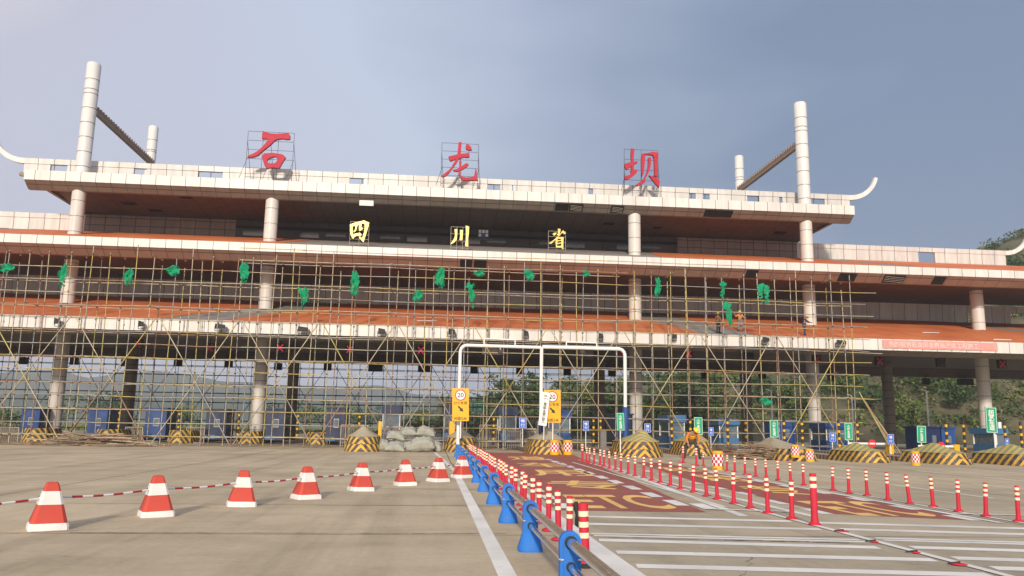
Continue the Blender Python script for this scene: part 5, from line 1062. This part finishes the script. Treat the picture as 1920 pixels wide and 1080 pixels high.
for k in range(2300):
    y = 123+r2.random()**1.15*75; x = -6+r2.random()*(100+y*.5)
    if x < 3 and r2.random() < .6: continue
    if noise.noise(Vector((x*.045, y*.07, 5))) < -.12 and r2.random() < .8: continue
    z = hillz(x, y); s_ = r2.uniform(.8, 2.1); pal = r2.choice([[LEAF[0], LEAF[3]], [LEAF[0], LEAF[1]], [LEAF[1], LEAF[2]], [LEAF[2], LEAF[4]], [LEAF[3], LEAF[0], LEAF[1]]])
    for q in range(3): leaves(m, (x+r2.gauss(0, .5)*s_, y+r2.gauss(0, .5)*s_, z+s_*(.3+.3*q*r2.random())), s_*.7, s_*.7, s_*.5, 13, .30, r2, pal)
tag(m.build('hillside_scrub', fix=False), 'dense green scrub covering the hillside behind the canopy', 'scrub', kind='stuff')
def tree(x, y, z, h, wd, label, seed, grp, pal, crown0=.3):
    r2 = random.Random(seed); root = empty('tree', (x, y, z-.2)); tag(root, label, 'tree', grp)
    m = MB(); pts = [Vector((0, 0, 0))]
    for k in range(1, 6): pts.append(Vector((r2.gauss(0, .05)*h*k/5, r2.gauss(0, .05)*h*k/5, h*.8*k/5)))
    for k in range(5): m.tube(pts[k], pts[k+1], .045*h*(1-k/6)*.6, BARK, 7, r2=.045*h*(1-(k+1)/6)*.6)
    limbs = []
    for k in range(9):
        a = r2.random()*6.28; s0 = pts[1+k % 4].lerp(pts[2+k % 4], r2.random()); e_ = s0+Vector((math.cos(a)*wd*.4, math.sin(a)*wd*.4, h*.12*r2.uniform(.5, 2))); m.tube(s0, e_, .012*h, BARK, 5, r2=.004*h); limbs.append(e_)
    o = m.build('trunk'); o.parent = root; m = MB()
    for k in range(16):
        if k < 9: c = limbs[k]
        else: c = Vector((r2.gauss(0, .2)*wd, r2.gauss(0, .2)*wd, h*r2.uniform(crown0+.1, 1.0)))
        s_ = wd*r2.uniform(.13, .24); leaves(m, c, s_*1.2, s_*1.2, s_*.9, 46, .10*wd**.5+.05, r2, pal)
    o = m.build('crown', fix=False); o.parent = root; return root
def wtree(px_, ytop, Y, wd, label, seed, grp, pal, minh=4):
    p = P(px_, ytop, Y); z = hillz(p.x, Y) if p.x > -12 else -.1; h = max(minh, p.z-z); tree(p.x, Y, z, h, wd, label, seed, grp, pal)
D_, M_, L_ = [LEAF[3], LEAF[0]], [LEAF[0], LEAF[1]], [LEAF[1], LEAF[2]]
tn = [(935, 702, 150, 6, M_, 'feathery tree at the left foot of the hill, behind the left gantry leg'), (962, 705, 158, 5, D_, 'dark tree just right of the feathery one on the low skyline'), (985, 710, 150, 5, M_, 'small round tree on the low skyline near the middle gantry leg'), (1000, 700, 165, 4, D_, 'tall thin tree on the low skyline left of the middle gantry leg'), (1062, 706, 175, 6, M_, 'tree on the skyline right of the middle gantry leg'), (1085, 716, 150, 6, L_, 'pale tree below the skyline in the right gantry frame'), (1160, 712, 140, 7, D_, 'dark tree behind the blue gantry leg'), (1150, 745, 132, 6, M_, 'low bushy tree left of the third column'), (1262, 700, 140, 8, M_, 'bushy tree between the third column and the first lane sign'), (1302, 715, 133, 7, D_, 'dark tree behind the tall green sign'), (1345, 698, 142, 8, L_, 'light green tree left of the fourth brace'), (1452, 705, 138, 8, D_, 'dark tree behind the second green lane sign'), (1495, 715, 132, 7, M_, 'mid green tree left of the fourth column'), (1585, 705, 138, 8, M_, 'mid green tree right of the fourth column'), (1640, 745, 130, 6, D_, 'low dark tree at the end of the scaffolding'), (1745, 700, 136, 9, M_, 'broad tree behind the white lamp pole'), (1790, 720, 130, 7, D_, 'dark tree left of the last column'), (1700, 770, 126, 5, L_, 'small light green tree low behind the leaning tubes')]
for i, (px_, yt, Y, wd, pal, lab) in enumerate(tn): wtree(px_, yt, Y, wd, lab, 40+i, 'trees on the hillside', pal)
tn = [(1860, 538, 165, 13, 'leafy tree on the hill top just right of the last column'), (1888, 535, 170, 13, 'leafy tree at the right edge above the low parapet'), (1918, 532, 168, 13, 'dark tree cut by the right edge above the low parapet'), (1912, 452, 205, 12, 'dark treetop behind the upturned horn at right edge')]
for i, (px_, yt, Y, wd, lab) in enumerate(tn): wtree(px_, yt, Y, wd, lab, 70+i, 'trees on the hill top', M_ if i % 2 else D_)
tn = [(12, 772, 190, 9), (120, 742, 240, 9), (205, 738, 230, 11), (226, 742, 235, 8), (345, 765, 210, 8), (520, 760, 230, 9), (575, 752, 240, 10), (640, 758, 235, 9), (690, 765, 250, 8), (800, 775, 260, 8)]
for i, (px_, yt, Y, wd) in enumerate(tn):
    p = P(px_, yt, Y); tree(p.x, Y, -.1, p.z+.1, wd, f'roadside tree beyond the left lanes, {["first", "second", "third", "fourth", "fifth", "sixth", "seventh", "eighth", "ninth", "last"][i]} from the left', 90+i, 'trees beyond the left lanes', [M_, L_, D_][i % 3])
m = MB(); r2 = random.Random(8)
for k in range(900):
    x = r2.uniform(-150, -3); y = 131+r2.random()*45; leaves(m, (x, y, .25), .8, .8, .35, 5, .30, r2, L_+[LEAF[4]])
tag(m.build('roadside_grass', fix=False), 'rough grass and weeds beyond the left lanes', 'grass', kind='stuff')

# lamp poles
for px_, y0, y1, Y, lab in ((1737, 733, 800, 100, 'white lamp pole behind the navy booth'), (1446, 733, 800, 108, 'white lamp pole behind the second green lane sign'), (1597, 742, 805, 112, 'thin white lamp pole right of the fourth column'), (290, 665, 790, 105, 'tall pale lamp pole behind the third booth')):
    a = P(px_, y0, Y); root = empty('lamp_pole', (a.x, Y, 0)); tag(root, lab, 'lamp pole', 'lamp poles behind the canopy')
    m = MB(); m.tube((a.x, Y, 0), (a.x, Y, a.z), .11, WHT, 8, r2=.08); loc_part(m, 'pole', root)
    m = MB(); m.tube((a.x, Y, a.z), (a.x-.9, Y, a.z+.25), .05, WHT, 6); m.box(a.x-1.5, a.x-.8, Y-.12, Y+.12, a.z+.2, a.z+.32, DKMET); loc_part(m, 'lamp_head', root)

# ================================================================== HAZE
hz = bpy.data.materials.new('haze'); hz.use_nodes = True; t = hz.node_tree; t.nodes.remove(t.nodes['Principled BSDF'])
pv = t.nodes.new('ShaderNodeVolumePrincipled'); pv.inputs['Color'].default_value = (.90, .93, 1, 1); pv.inputs['Density'].default_value = .00042; pv.inputs['Anisotropy'].default_value = 0
t.links.new(pv.outputs[0], t.nodes['Material Output'].inputs['Volume'])
m = MB(); m.box(-4300, 4300, -100, 6200, -3.2, 150, hz); o = m.build('haze'); tag(o, 'thin haze in front of the far ridges', 'haze', kind='stuff')
